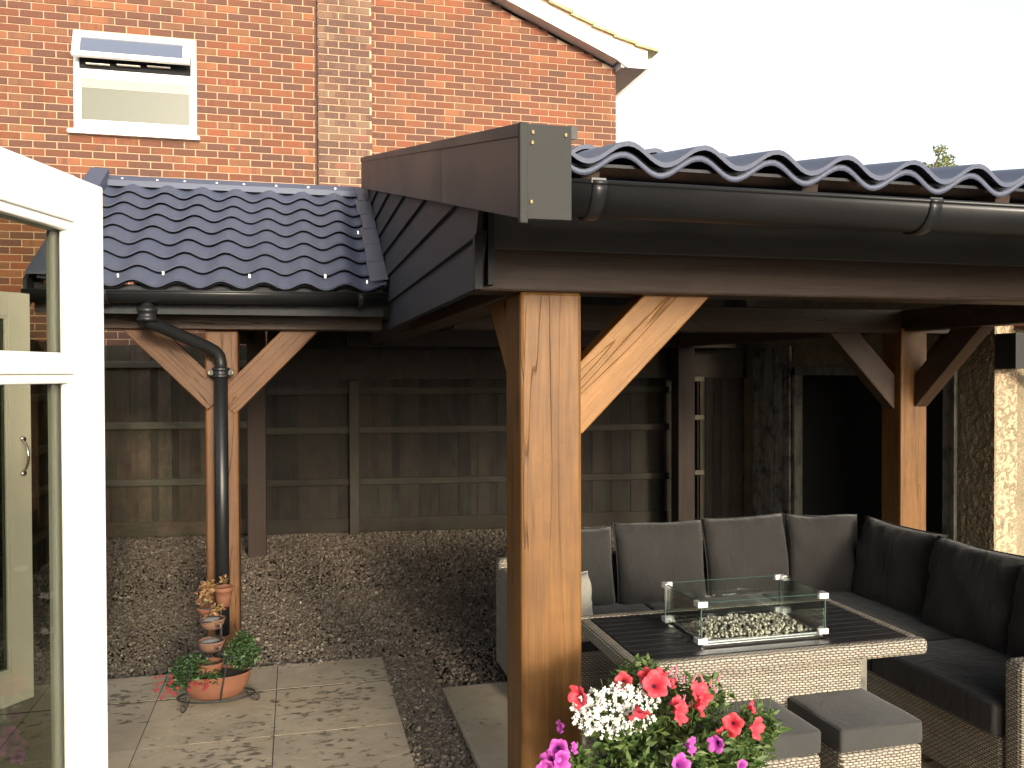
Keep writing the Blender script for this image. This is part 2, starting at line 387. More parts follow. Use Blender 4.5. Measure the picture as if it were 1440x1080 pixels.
# ------------------------------------------------------------------ object helpers
class MB:
    def __init__(s): s.v = []; s.f = []
    def add(s, vs_, fs):
        o = len(s.v); s.v += [tuple(p) for p in vs_]; s.f += [tuple(i+o for i in f) for f in fs]
    def box(s, x0, x1, y0, y1, z0, z1):
        s.add([(x0,y0,z0),(x1,y0,z0),(x1,y1,z0),(x0,y1,z0),(x0,y0,z1),(x1,y0,z1),(x1,y1,z1),(x0,y1,z1)],
              [(0,3,2,1),(4,5,6,7),(0,1,5,4),(1,2,6,5),(2,3,7,6),(3,0,4,7)])
        return s
    def prism(s, pts, vec):
        n = len(pts); vec = Vector(vec)
        a = [Vector(p) for p in pts]; b = [p+vec for p in a]
        s.add(a+b, [tuple(range(n-1,-1,-1)), tuple(range(n,2*n))] + [(i,(i+1)%n,n+(i+1)%n,n+i) for i in range(n)])
        return s
    def tube(s, path, r, n=10, cap=True):
        path = [Vector(p) for p in path]; rs = r if isinstance(r, (list, tuple)) else [r]*len(path)
        rings = []; prev = None
        for i, p in enumerate(path):
            d = (path[min(i+1, len(path)-1)] - path[max(i-1, 0)]).normalized()
            if prev is None:
                a = Vector((0,0,1)) if abs(d.z) < .9 else Vector((1,0,0)); x = d.cross(a).normalized()
            else:
                x = (prev - d*prev.dot(d)).normalized()
            prev = x; y = d.cross(x)
            rings.append([p + (x*math.cos(2*math.pi*k/n) + y*math.sin(2*math.pi*k/n))*rs[i] for k in range(n)])
        vs_ = [q for ring in rings for q in ring]
        fs = [(i*n+k, i*n+(k+1)%n, (i+1)*n+(k+1)%n, (i+1)*n+k) for i in range(len(path)-1) for k in range(n)]
        if cap: fs += [tuple(range(n-1,-1,-1)), tuple(range((len(path)-1)*n, len(path)*n))]
        s.add(vs_, fs); return s
    def lathe(s, c, prof, n=24, sx=1., sy=1.):
        c = Vector(c); vs_ = []; m = len(prof)
        for r, z in prof:
            for k in range(n):
                a = 2*math.pi*k/n; vs_.append(c + Vector((r*sx*math.cos(a), r*sy*math.sin(a), z)))
        fs = [(i*n+k, i*n+(k+1)%n, (i+1)*n+(k+1)%n, (i+1)*n+k) for i in range(m-1) for k in range(n)]
        s.add(vs_, fs); return s

def wloc(o):
    l = Vector((0,0,0))
    while o is not None: l += o.location; o = o.parent
    return l
def finish(o, parent):
    COL.objects.link(o)
    if parent is not None: o.parent = parent
    return o
def bevel(o, w_, seg=2, ang=40):
    if w_:
        b = o.modifiers.new("bevel", 'BEVEL'); b.width = w_; b.segments = seg; b.limit_method = 'ANGLE'; b.angle_limit = R_(ang)
def build(name, mb, m, parent=None, bev=0., smooth=False, seg=2, origin=None, **props):
    base = wloc(parent) if parent is not None else Vector((0,0,0))
    org = Vector(origin) if origin is not None else base
    me = bpy.data.meshes.new(name)
    me.from_pydata([tuple(Vector(v)-org) for v in mb.v], [], mb.f); me.update()
    me.materials.append(m)
    if smooth: me.polygons.foreach_set('use_smooth', [True]*len(me.polygons))
    o = bpy.data.objects.new(name, me); finish(o, parent)
    o.location = org - base
    bevel(o, bev, seg)
    for k, v in props.items(): o[k] = v
    return o
def thing(name, label, cat, loc=(0,0,0), group=None):
    o = bpy.data.objects.new(name, None); o.location = loc; COL.objects.link(o)
    o.empty_display_size = .1
    o['label'] = label; o['category'] = cat
    if group: o['group'] = group
    return o
def bar(name, parent, p0, p1, w_, d_, m, face=(0,-1,0), bev=.006, **props):
    """squared length of wood from p0 to p1; w_ across, d_ deep towards `face`; mesh runs along local Z"""
    p0, p1 = Vector(p0), Vector(p1); z = (p1-p0); L = z.length; z.normalize()
    y = Vector(face); y = (y - z*y.dot(z)).normalized(); x = y.cross(z)
    mb = MB().box(-w_/2, w_/2, -d_/2, d_/2, 0, L)
    me = bpy.data.meshes.new(name); me.from_pydata(mb.v, [], mb.f); me.materials.append(m)
    o = bpy.data.objects.new(name, me); finish(o, parent)
    rot = Matrix((x, y, z)).transposed()
    o.rotation_euler = rot.to_euler()
    o.location = p0 - (wloc(parent) if parent is not None else Vector((0,0,0)))
    bevel(o, bev)
    for k, v in props.items(): o[k] = v
    return o
def tag(o, label, cat, group=None):
    o['label'] = label; o['category'] = cat
    if group: o['group'] = group
    return o
def structure(name, mb, m, **kw):
    o = build(name, mb, m, None, **kw); o['kind'] = 'structure'; return o
def soup(name, verts, faces, m, parent=None, tones=None, kind='stuff'):
    """big joined mesh from numpy arrays; tones = one value per face"""
    me = bpy.data.meshes.new(name)
    base = wloc(parent) if parent is not None else Vector((0,0,0))
    verts = np.asarray(verts, dtype=np.float32) - np.array(base, dtype=np.float32)
    faces = np.asarray(faces, dtype=np.int32); k = faces.shape[1]
    me.vertices.add(len(verts)); me.vertices.foreach_set('co', verts.ravel())
    me.loops.add(faces.size); me.loops.foreach_set('vertex_index', faces.ravel())
    me.polygons.add(len(faces)); me.polygons.foreach_set('loop_start', np.arange(0, faces.size, k, dtype=np.int32))
    me.update(calc_edges=True); me.validate()
    if tones is not None:
        a = me.attributes.new('tone', 'FLOAT', 'FACE'); a.data.foreach_set('value', np.asarray(tones, dtype=np.float32))
    me.materials.append(m)
    o = bpy.data.objects.new(name, me); finish(o, parent)
    if kind: o['kind'] = kind
    return o

# ------------------------------------------------------------------ ground
gb = MB().box(-60, 60, -40, 120, -.35, -.045)
structure('ground', gb, M['gravel_bed'])

# patio slabs: 600 mm grid
patio = structure('patio', MB().box(-3.1, .486, .2, 5.115, -.044, -.0012).box(.77, 4.7, .9, 4.582, -.044, -.0012), M['soil'])
def slab_mesh():
    bm = bmesh.new(); bmesh.ops.create_cube(bm, size=1.)
    for v in bm.verts: v.co = Vector((v.co.x*.5955, v.co.y*.5955, v.co.z*.04))
    me = bpy.data.meshes.new('slab'); bm.to_mesh(me); bm.free(); me.materials.append(M['slab']); return me
slab_me = slab_mesh()
def slab(x, y, sy=1., parent=patio):
    o = bpy.data.objects.new('slab', slab_me); finish(o, parent)
    o.location = (x, y, -.020 + random.uniform(-.0002, .0008)); o.scale = (1, sy, 1)
    o.rotation_euler = (random.uniform(-.0008, .0008), random.uniform(-.0008, .0008), random.uniform(-.003, .003))
for cx in (.195, -.405, -1.005, -1.605, -2.205, -2.805):
    slab(cx, 4.985, .66)
    for r in range(7): slab(cx, 4.475-.6*r)
for k in range(6):
    for r in range(6): slab(1.06+.6*k, 4.29-.6*r)

# loose gravel: angular stones joined into one mesh
def gravel():
    P = []
    def region(n, x0, x1, y0, y1, h):
        xs = rng.uniform(x0, x1, n); ys = rng.uniform(y0, y1, n)
        P.append(np.stack([xs, ys, np.full(n, h)], 1))
    region(58000, -2.2, 4.4, 5.14, 7.0, -.03)
    region(48000, -2.5, 4.9, 7.0, 9.9, -.03)
    region(8500, .48, .77, 2.4, 5.2, -.03)
    region(7500, .7, 4.6, 4.57, 5.14, -.03)
    region(800, -2.2, .6, 5.10, 5.2, -.012)
    C = np.concatenate(P)
    x, y = C[:, 0], C[:, 1]
    inp = ((x < .50) & (y < 5.17) & ~((y > 5.09) & (rng.random(len(C)) < .5))) | ((x > .755) & (y < 4.585))
    C = C[~inp]; n = len(C)
    C[:, 2] += rng.uniform(0, .010, n) + .006*np.sin(C[:, 0]*2.3+1)*np.sin(C[:, 1]*1.7)
    far = np.clip((C[:, 1]-5)/4, 0, 1)
    s = rng.gamma(6, 1/6., n)*(.0056+.0022*far)
    base = np.array([(-1,-1,-1),(1,-1,-1),(1,1,-1),(-1,1,-1),(-1,-1,1),(1,-1,1),(1,1,1),(-1,1,1)], float)
    V = base[None]*(1+rng.uniform(-.45, .35, (n, 8, 3)))
    V *= (s[:, None]*rng.uniform(.65, 1.5, (n, 3))*np.array([1, 1, .62]))[:, None, :]
    V[:, 4:, :2] *= .62
    a = rng.uniform(0, 6.28, n); ca, sa = np.cos(a), np.sin(a)
    X = V[:, :, 0]*ca[:, None]-V[:, :, 1]*sa[:, None]; Y = V[:, :, 0]*sa[:, None]+V[:, :, 1]*ca[:, None]
    tl = rng.uniform(-.5, .5, n)[:, None]; Zz = V[:, :, 2]+X*tl
    W = np.stack([X, Y, Zz], 2)+C[:, None, :]
    F = np.array([(4,5,6,7),(0,1,5,4),(1,2,6,5),(2,3,7,6),(3,0,4,7)])
    Fa = (F[None]+8*np.arange(n)[:, None, None]).reshape(-1, 4)
    tone = np.repeat(np.clip(rng.beta(2.0, 2.6, n), 0, 1), 5)
    soup('gravel', W.reshape(-1, 3), Fa, M['stone'], None, tone)
gravel()

# ------------------------------------------------------------------ brick house behind
HY = 10.0
house = thing('brick_house', 'tall orange brick gable wall of the house behind the fence, with white window and bargeboard', 'house', (0, HY, 0))
RX = 3.83                                        # right hand corner
def roofz(x): return 5.41 + (3.76 - x)*.42       # underside line of the verge
body = [(-7., HY, -.1), (RX, HY, -.1), (RX, HY, roofz(RX)+.02), (-1.2, HY, roofz(-1.2)), (-7., HY, roofz(-1.2)-2.9)]
build('wall', MB().prism(body, (0, 8, 0)), M['mortar'], house)
WX0, WX1, WZ0, WZ1 = -2.235, -1.015, 4.265, 5.300  # window
CX0, CX1 = .270, .870                            # chimney breast
CY = HY-.11
build('chimney_breast', MB().box(CX0+.008, CX1-.008, CY, HY-.001, -.05, 7.5), M['mortar'], house)
def bproj(x, y, z):
    d = Vector((x, y, z-CAM_H)); k = d.dot(fwd)
    return 720+1215*d.dot(rt)/k, 540-1215*d.dot(up)/k, k
bricks = []
zr = 12
while zr*CH < 8:
    off = 0 if zr % 2 == 0 else -.5
    for c in range(-31, 19):
        x0 = (c+off)*BL+.006; x1 = x0+BL-.012; z0 = zr*CH+.0062; z1 = z0+CH-.0124
        segs = [(x0, x1)]
        if z1 > WZ0-.03 and z0 < WZ1+.01:
            ns = []
            for a, b in segs:
                if b <= WX0 or a >= WX1: ns.append((a, b)); continue
                if a < WX0-.03: ns.append((a, WX0-.004))
                if b > WX1+.03: ns.append((WX1+.004, b))
            segs = ns
        ns = []
        for a, b in segs:
            if b <= CX0 or a >= CX1: ns.append((a, b)); continue
            if a < CX0-.03: ns.append((a, CX0-.022))
            if b > CX1+.03: ns.append((CX1+.004, b))
        segs = ns
        for a, b in segs:
            if a > RX-.03: continue
            b = min(b, RX+.006)
            if z1 > roofz(max(a, b))+.10 or z1 > roofz(-1.2)-(-1.2-a)*.42 + 9: continue
            bricks.append((a, b, z0, z1, HY, 'brick'))
    # chimney breast courses
    for c in range(-1, 5):
        a = CX0+(c if zr % 2 else c-.5)*.2305+.006; b = a+.2185
        a, b = max(a, CX0), min(b, CX1)
        if b-a > .03: bricks.append((a, b, zr*CH+.0065, (zr+1)*CH-.0065, CY, 'brick_pale'))
    zr += 1
def vis(b):
    u, v, k = bproj((b[0]+b[1])/2, b[4], (b[2]+b[3])/2)
    lim = 262 if u > 140 else (300 if u < 85 else 200)
    if u > 500: lim = min(lim, 225-.2*(u-508)) if u < 730 else 176
    ok = -5 < u < 880 and -3 < v < lim
    return (1 if ok else 0, (b[1]-b[0])/k)
order = sorted(range(len(bricks)), key=lambda i: vis(bricks[i]), reverse=True)
unit = {}
for key in ('brick', 'brick_pale'):
    mb = MB().box(-.5, .5, -.5, .5, -.5, .5)
    me = bpy.data.meshes.new('brick'); me.from_pydata(mb.v, [], mb.f); me.materials.append(M[key]); unit[key] = me
rest = {'brick': MB(), 'brick_pale': MB()}
for rank, i in enumerate(order):
    a, b, z0, z1, y, key = bricks[i]
    pr = .009 + .003*random.random()
    if rank < 300:
        o = bpy.data.objects.new('brick', unit[key]); finish(o, house)
        o.location = ((a+b)/2, y+.004-HY-pr/2, (z0+z1)/2); o.scale = (b-a, pr+.008, z1-z0)
        o.rotation_euler = (random.uniform(-.004, .004)*.5, random.uniform(-.004, .004), 0)
    else:
        rest[key].box(a, b, y-pr, y+.008, z0, z1)
build('brick', rest['brick'], M['brick'], house, kind='stuff')
build('brick', rest['brick_pale'], M['brick_pale'], house, kind='stuff')
# brick returns down the sides of the chimney breast
mbs = MB()
for r in range(12, 95):
    mbs.box(CX0-.001, CX0+.01, CY-.006, HY-.015, r*CH+.005, (r+1)*CH-.005)
build('side_brick', mbs, M['brick_pale'], house, kind='stuff')
build('movement_joint', MB().box(CX0-.020, CX0-.002, HY-.035, HY-.001, .5, 8.), plain('brown_mastic', (.10, .065, .05), .8, var=.3), house)
# window
wf = MB(); Y0, Y1 = HY-.03, HY-.001
fw = .055
wf.box(WX0, WX0+fw, Y0, Y1, WZ0, WZ1); wf.box(WX1-fw, WX1, Y0, Y1, WZ0, WZ1)
wf.box(WX0+fw+.0, WX1-fw, Y0+.002, Y1, WZ0, WZ0+.10); wf.box(WX0+fw, WX1-fw, Y0+.002, Y1, WZ1-fw, WZ1)
TZ = WZ0+.605
wf.box(WX0+fw, WX1-fw, Y0+.004, Y1, TZ-.035, TZ+.045)
win = build('window', wf, M['upvc'], house, bev=.004, label='white plastic window with open top vent')
build('pane', MB().box(WX0+fw-.003, WX1-fw+.003, HY-.012, HY-.008, WZ0+.098, TZ-.033), M['obscured'], win)
build('pane_reflection', MB().box(WX0+fw+.004, WX1-fw-.004, HY-.0152, HY-.0122, TZ-.15, TZ-.034), M['pane_reflection'], win)  # cream panel added to carry the reflection on the glass
bd = MB()
for x0, x1, z0, z1 in ((WX0+fw, WX1-fw, TZ-.055, TZ-.034), (WX0+fw, WX0+fw+.018, WZ0+.1, TZ-.055), (WX1-fw-.018, WX1-fw, WZ0+.1, TZ-.055), (WX0+fw, WX1-fw, WZ0+.099, WZ0+.115)):
    bd.box(x0, x1, HY-.024, HY-.0155, z0, z1)
build('glazing_bead', bd, M['upvc'], win)
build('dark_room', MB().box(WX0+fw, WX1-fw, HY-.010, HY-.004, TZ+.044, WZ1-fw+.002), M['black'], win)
# top-hung vent, pushed open from the bottom
vent = MB(); vw0, vw1 = WX0+.012, WX1-.05; hz = WZ1-.02
vlen = .315; ang = R_(22)
def vp(x, s, out): # s along sash from hinge, out = thickness
    return (x, HY-.034-math.sin(ang)*s-math.cos(ang)*out, hz-math.cos(ang)*s+math.sin(ang)*out)
def vbar(mb, x0, x1, s0, s1, t=.04):
    mb.add([vp(x0,s0,0),vp(x1,s0,0),vp(x1,s1,0),vp(x0,s1,0),vp(x0,s0,t),vp(x1,s0,t),vp(x1,s1,t),vp(x0,s1,t)],
           [(0,1,2,3),(4,7,6,5),(0,4,5,1),(1,5,6,2),(2,6,7,3),(3,7,4,0)])
vbar(vent, vw0, vw1, 0, .075); vbar(vent, vw0, vw1, vlen-.055, vlen); vbar(vent, vw0, vw0+.075, .075, vlen-.055); vbar(vent, vw1-.075, vw1, .075, vlen-.055)
build('vent_sash', vent, M['upvc'], win, bev=.004)
vg = MB(); vbar(vg, vw0+.07, vw1-.07, .07, vlen-.05, .02); build('vent_pane', vg, M['skyglass'], win)
stay = MB(); 
for k in range(3): stay.box(WX0+.13+.3*k, WX0+.36+.3*k, HY-.075, HY-.03, TZ+.085+.01*k, TZ+.093+.01*k)
build('window_stay', stay, M['cream_paint'], win)
build('sill', MB().box(WX0-.055, WX1+.035, HY-.085, HY-.001, WZ0-.045, WZ0-.002), M['upvc'], win, bev=.005)
# verge: white bargeboard, soffit, boxed end, lichened tiles
def vz(x, d): return roofz(x)+d
def tz_(x): return roofz(x)+.252+.10*max(0, (x-3.3)/.98)**2      # underside of the tiles, kicked up at the eaves
bx0 = -1.2
bb = [(bx0, 9.77, vz(bx0, .03)), (3.76, 9.77, vz(3.76, .034)), (3.90, 9.77, 5.356), (4.16, 9.77, 5.356), (4.16, 9.77, tz_(4.16)-.004), (3.8, 9.77, tz_(3.8)-.004), (3.5, 9.77, tz_(3.5)-.004), (bx0, 9.77, tz_(bx0)-.004)]
build('bargeboard', MB().prism(bb, (0, .03, 0)), M['upvc'], house)
build('soffit', MB().prism([(bx0, 9.80, vz(bx0, .05)), (3.80, 9.80, vz(3.80, .05)), (3.80, 9.80, vz(3.80, .07)), (bx0, 9.80, vz(bx0, .07))], (0, .199, 0)), M['upvc'], house)
build('eaves_box', MB().prism([(RX+.004, 9.802, 5.362), (4.155, 9.802, 5.362), (4.155, 9.802, 5.50), (RX+.004, 9.802, 5.62)], (0, 8, 0)), M['upvc'], house)
build('gutter', MB().tube([(4.215, 9.80, 5.44), (4.215, 17, 5.44)], .055, 10), M['upvc'], house, smooth=True)
for k in range(22):
    xa = 4.285-k*.27; xb = xa-.30
    za, zb = tz_(xa), tz_(xb)
    j = random.uniform(-.010, .010)
    build('roof_tile', MB().prism([(xa, 9.72+j, za+.012), (xb, 9.72+j, zb-.006), (xb, 9.72+j, zb+.020), (xa, 9.72+j, za+.040+random.uniform(0, .016))], (0, 8.0, 0)), M['house_tile'], house)
build('tile_bedding', MB().prism([(4.12, 9.76, tz_(4.12)-.02), (3.5, 9.76, tz_(3.5)-.02), (bx0, 9.76, tz_(bx0)-.02), (bx0, 9.76, tz_(bx0)+.008), (3.5, 9.76, tz_(3.5)+.008), (4.12, 9.76, tz_(4.12)+.008)], (0, .1, 0)), M['mortar'], house)

# ------------------------------------------------------------------ fences
def fence_pt(t):   # t = 0..1 from the left corner to the outbuilding
    a, b = Vector((-2.02, 9.70, 0)), Vector((4.5, 8.93, 0)); return a.lerp(b, t)
fdir = (fence_pt(1)-fence_pt(0)).normalized(); fnorm = Vector((fdir.y, -fdir.x, 0))   # towards the viewer
def fence_run(label, t0, t1, top, rails, board_bot, posts, gb=(.0, .15), mb_='fence', mr_='fence_rail'):
    p0, p1 = fence_pt(t0), fence_pt(t1); f = thing('wooden_fence', label, 'fence', p0)
    L = (p1-p0).length; s = .02; k = 0
    while s < L-.02:
        wd = .112+random.uniform(-.008, .008)
        c = p0+fdir*(s+wd/2) - fnorm*(.0+.010*(k % 2))
        bar('board', f, c+Vector((0,0,board_bot)), c+Vector((0,0,top+random.uniform(-.008, .008))), wd+.018, .010, M[mb_], face=fnorm, bev=.0)
        s += wd-.006; k += 1
    for z in rails:
        bar('rail', f, p0+fnorm*.035+Vector((0,0,z)), p1+fnorm*.035+Vector((0,0,z)), .045, .075, M[mr_], face=(0,0,1), bev=.012)
    bar('gravel_board', f, p0+fnorm*.012+Vector((0,0,gb[1]-.075)), p1+fnorm*.012+Vector((0,0,gb[1]-.075)), .15, .025, M[mb_], face=fnorm, bev=.003)
    for tt in posts:
        c = fence_pt(tt)+fnorm*.06
        bar('fence_post', f, c+Vector((0,0,-.05)), c+Vector((0,0,top-.03)), .10, .10, M[mr_], face=fnorm, bev=.006)
    return f
fence_run('weathered closeboard fence seen left of the slim oak post, its top showing under the roof', 0., .243, 1.99, [1.79, 1.155, .565], .14, [])
fence_run('lower closeboard fence toned dark for the deep shade behind the gravel bay', .25, .985, 1.64, [1.50, 1.085, .535], .12, [.405, .77], gb=(0, .14), mb_='fence_dark', mr_='rail_dark')
# side fence seen through the glazed door
sf = thing('wooden_fence', 'side fence with pale horizontal rails seen through the glazed door', 'fence', (-2.08, 9.6, 0))
yy = 9.58; k = 0
while yy > 6.:
    bar('board', sf, (-2.10-.008*(k % 2), yy, .05), (-2.10-.008*(k % 2), yy, 1.98), .125, .010, M['fence'], face=(1,0,0), bev=0)
    yy -= .112; k += 1
for z in (.35, .72, 1.06, 1.5): bar('rail', sf, (-2.06, 9.6, z), (-2.06, 6., z), .045, .06, M['fence_rail'], face=(0,0,1), bev=.006)
for y in (6.6, 8.2): bar('fence_post', sf, (-2.2, y, -.05), (-2.2, y, 1.95), .1, .1, M['fence_rail'], bev=.006)

# ------------------------------------------------------------------ corrugated tile-effect roofs
def wave_strip(x0, x1, pitch, phase, amp, y0, z0, y1, z1, drop, thick=.004, lip=.014, sag=.0):
    """one pressed course: wavy in x, from lower edge (y0,z0) to upper (y1,z1); the lower edge stands proud by drop"""
    mb = MB(); n = max(8, int((x1-x0)/pitch*14)); rows = []
    dy, dz = y1-y0, z1-z0; L = math.hypot(dy, dz); nx = (-dz/L, dy/L)
    st = [(-.0, -lip), (-.0, 0.), (.12, .0), (.55, .0), (1.0, .0)]
    for f, off in st:
        row = []
        for i in range(n+1):
            x = x0+(x1-x0)*i/n
            h = amp*math.sin(2*math.pi*(x-phase)/pitch+math.pi/2)
            h2 = h + drop*(1-max(f, 0)) + off + .0015*math.sin(x*7+y0*3)
            row.append((x, y0+dy*f+nx[0]*h2, z0+dz*f+nx[1]*h2))
        rows.append(row)
    vs_ = [p for r in rows for p in r]; w_ = n+1
    fs = [(r*w_+i, r*w_+i+1, (r+1)*w_+i+1, (r+1)*w_+i) for r in range(len(rows)-1) for i in range(n)]
    mb.add(vs_, fs); return mb
def tile_roof(t, x0, x1, pitch, phase, amp, yf, zf, yr, zr_, courses, drop, thick=.003):
    o = build('leak_backing', wave_strip(x0+.01, x1-.01, pitch, phase, amp, yf+.02, zf+.02*(zr_-zf)/(yr-yf)-.008, yr, zr_-.008, .0, lip=.001), M['black'], t, smooth=True)  # black sheet added to stop light leaks and keep course gaps dark
    for k in range(courses):
        a, b = k/courses, (k+1)/courses
        o = build('tile_course', wave_strip(x0, x1, pitch, phase, amp, yf+(yr-yf)*a, zf+(zr_-zf)*a, yf+(yr-yf)*b, zf+(zr_-zf)*b, drop, lip=.012), M['roof'], t, smooth=True)
        s = o.modifiers.new('solid', 'SOLIDIFY'); s.thickness = .003; s.offset = -1
        o.modifiers.new('edge', 'EDGE_SPLIT').split_angle = R_(40)

# ------------------------------------------------------------------ left bay (lower roof)
EY, EZ, RY, RZ = 5.15, 2.185, 6.62, 3.03
LX0, LX1 = -1.37, .53
bay = thing('timber_shelter', 'lower left bay of the timber shelter with grey wavy tile-effect roof and slim braced post', 'shelter', (-.44, 5.6, 0))
tile_roof(bay, LX0+.03, LX1, .232, -.40, .021, EY, EZ, RY, RZ, 8, .026)
# rear slope
rb = MB().prism([(LX0, RY+.02, RZ), (LX1+.1, RY+.02, RZ), (LX1+.1, 8.75, 2.35), (LX0, 8.75, 2.35)], (0, 0, -.03)); build('rear_roof', rb, M['roof'], bay)
build('ridge_cap', MB().prism([(LX0+.10, RY-.038, RZ-.012), (LX0+.10, RY-.034, RZ+.03), (LX0+.10, RY+.06, RZ+.082), (LX0+.10, RY+.18, RZ+.03), (LX0+.10, RY+.06, RZ+.07)], (LX1-LX0-.10, 0, 0)), M['roof'], bay)
# flat verge trim at the left
vd = Vector((0, RY-EY, RZ-EZ)).normalized()
vpl = [(LX0-.015, EY-.06, EZ+.045), (LX0+.105, EY-.06, EZ+.045), (LX0+.105+.0, RY+.03, RZ+.105), (LX0-.015, RY+.03, RZ+.105)]
build('verge_trim', MB().prism(vpl, (0, 0, .018)), M['roof'], bay, bev=.003)
build('verge_skirt', MB().prism([(LX0+.088, EY-.06, EZ-.03), (LX0+.106, EY-.06, EZ-.03), (LX0+.106, RY+.03, RZ+.03), (LX0+.088, RY+.03, RZ+.03)], (0, 0, .074)), M['roof'], bay)
build('verge_board', MB().prism([(LX0-.03, EY-.05, EZ-.16), (LX0-.012, EY-.05, EZ-.16), (LX0-.012, RY, RZ-.10), (LX0-.03, RY, RZ-.10)], (0, 0, .18)), M['black_board'], bay)
scr = MB()
for k in range(9):
    x = LX0+.2+k*.21+random.uniform(-.02, .02); scr.box(x-.006, x+.006, RY-.006, RY+.006, RZ+.038, RZ+.052)
for (x, y) in ((LX0+.02, RY-.06), (LX0+.075, RY-.02), (-.72, EY+.10), (-.25, EY+.09), (.18, EY+.11), (.42, EY+.05), (.42, EY+.75), (-.95, EY+.06)):
    z = EZ+(y-EY)*(RZ-EZ)/(RY-EY)+.045; z += .035 if x < -1.2 else -.0
    scr.box(x-.005, x+.005, y-.005, y+.005, z-.03, z-.010)
build('screw', scr, M['screw'], bay, kind='stuff')
# stepped lead flashing against the boarded gable
for k in range(6):
    a = k/6; b = (k+1)/6+.015
    za, zb = EZ+(RZ-EZ)*a+.052, EZ+(RZ-EZ)*b+.052
    ya, yb = EY+(RY-EY)*a-.01, EY+(RY-EY)*b
    j = random.uniform(-.012, .010)
    build('flashing', MB().prism([(LX1-.085+j, ya, za+.004*(k % 2)), (LX1+.012, ya, za+.012), (LX1+.012, yb, zb+.012), (LX1-.085+j, yb, zb)], (0, 0, .005)), M['lead'], bay, bev=.002)
# gutter, fascia, beam
def half_gutter(t, x0, x1, y, z0, z1, r, mname='pvc', name='gutter', seg=12):
    mb = MB(); vs_ = []; n = 14; st = [(x0, z0), (x1, z1)]
    for x, z in st:
        for k in range(n+1):
            a = math.pi + math.pi*k/n
            vs_.append((x, y+r*math.cos(a), z+r*math.sin(a)))
    fs = [(k, k+1, n+2+k, n+1+k) for k in range(n)]
    mb.add(vs_, fs)
    o = build(name, mb, M[mname], t, smooth=True); s = o.modifiers.new('solid', 'SOLIDIFY'); s.thickness = .004; s.offset = 0
    lip = build('gutter_lip', MB().tube([(x0, y-r, z0), (x1, y-r, z1)], .006, 8), M[mname], o, smooth=True)
    return o
half_gutter(bay, LX0-.03, LX1+.0, EY-.02, 2.145, 2.160, .062)
for x in (.38, -1.0): 
    half_gutter(bay, x-.02, x+.02, EY-.02, 2.1475+.0, 2.1475, .067, name='gutter_bracket')
build('fascia', MB().box(LX0-.01, LX1-.01, 5.232, 5.25, 2.035, 2.20), M['black_board'], bay)
bar('beam', bay, (LX0+.02, 5.6, 2.04), (.54, 5.6, 2.04), .15, .15, M['timber_dark'], face=(0,-1,0), label='stained front beam, toned dark for the shade')
lp = bar('post', bay, (-.437, 5.60+.09, -.03), (-.437, 5.60+.09, 1.964), .195, .18, M['timber_mid'], bev=.012)
bar('brace', bay, (-.437-.02, 5.62, 1.53), (-.98, 5.62, 2.06), .165, .10, M['timber_mid'])
bar('brace', bay, (-.437+.02, 5.64, 1.50), (.10, 5.64, 2.03), .165, .10, M['timber_mid'])
bar('post', bay, (-1.22, 5.69, -.03), (-1.22, 5.69, 1.964), .16, .16, M['timber_mid'], bev=.008)
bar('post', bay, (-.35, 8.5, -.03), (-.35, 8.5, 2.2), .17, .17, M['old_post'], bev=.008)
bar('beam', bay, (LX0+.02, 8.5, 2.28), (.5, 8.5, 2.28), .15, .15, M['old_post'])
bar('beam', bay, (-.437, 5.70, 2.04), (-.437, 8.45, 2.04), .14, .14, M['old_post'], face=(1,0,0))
for x in (-1.25, -.85, -.43, 0., .42):
    bar('rafter', bay, (x, EY+.1, EZ-.06), (x, RY, RZ-.09), .05, .09, M['old_post'], face=(0,-1,1))
# downpipe with hopper, swan neck and bracket
dp = thing('downpipe', 'black cast-look downpipe with swan neck running down the front of the slim left post', 'drainpipe', (-.43, 5.42, 0))
build('pipe', MB().tube([(-.43, 5.47, .12), (-.43, 5.47, 1.72)], .040, 16), M['pvc'], dp, smooth=True)
build('offset_bend', MB().tube([(-.43, 5.47, 1.70), (-.43, 5.47, 1.76), (-.437, 5.465, 1.80), (-.46, 5.45, 1.83), (-.50, 5.42, 1.855), (-.74, 5.21, 1.965), (-.785, 5.165, 1.99), (-.79, 5.15, 2.03), (-.79, 5.14, 2.08)], .036, 16), M['pvc'], dp, smooth=True)
build('collar', MB().lathe((-.79, 5.14, 0), [(.038, 1.985), (.054, 1.99), (.054, 2.005), (.047, 2.01), (.047, 2.035), (.054, 2.04), (.054, 2.055), (.044, 2.062), (.03, 2.08), (.016, 2.11)], 18), M['pvc'], dp, smooth=True)
br = build('pipe_bracket', MB().lathe((-.43, 5.47, 0), [(.042, 1.672), (.052, 1.675), (.052, 1.688), (.046, 1.692), (.046, 1.712), (.052, 1.716), (.052, 1.73), (.042, 1.733)], 18).box(-.505, -.355, 5.455, 5.485, 1.685, 1.72), M['pvc'], dp, bev=.003)
for x in (-.497, -.363):
    build('bolt', MB().lathe((x, 5.45, 1.7025), [(.001, -.008), (.008, -.008), (.008, .008), (.001, .008)], 8), M['brass'], br)

# ------------------------------------------------------------------ main pergola
per = thing('timber_pergola', 'main oak pergola with thick square front post, boarded gable, black gutter and wavy tile roof', 'pergola', (.8, 2.76, 0))
VX = .49
SL = .226
def mz(y): return 2.228+(y-2.0)*SL       # roof surface
tile_roof(per, VX+.10, 4.88, .2035, .996, .0235, 1.985, mz(1.985), 6.9, mz(6.9), 16, .016)
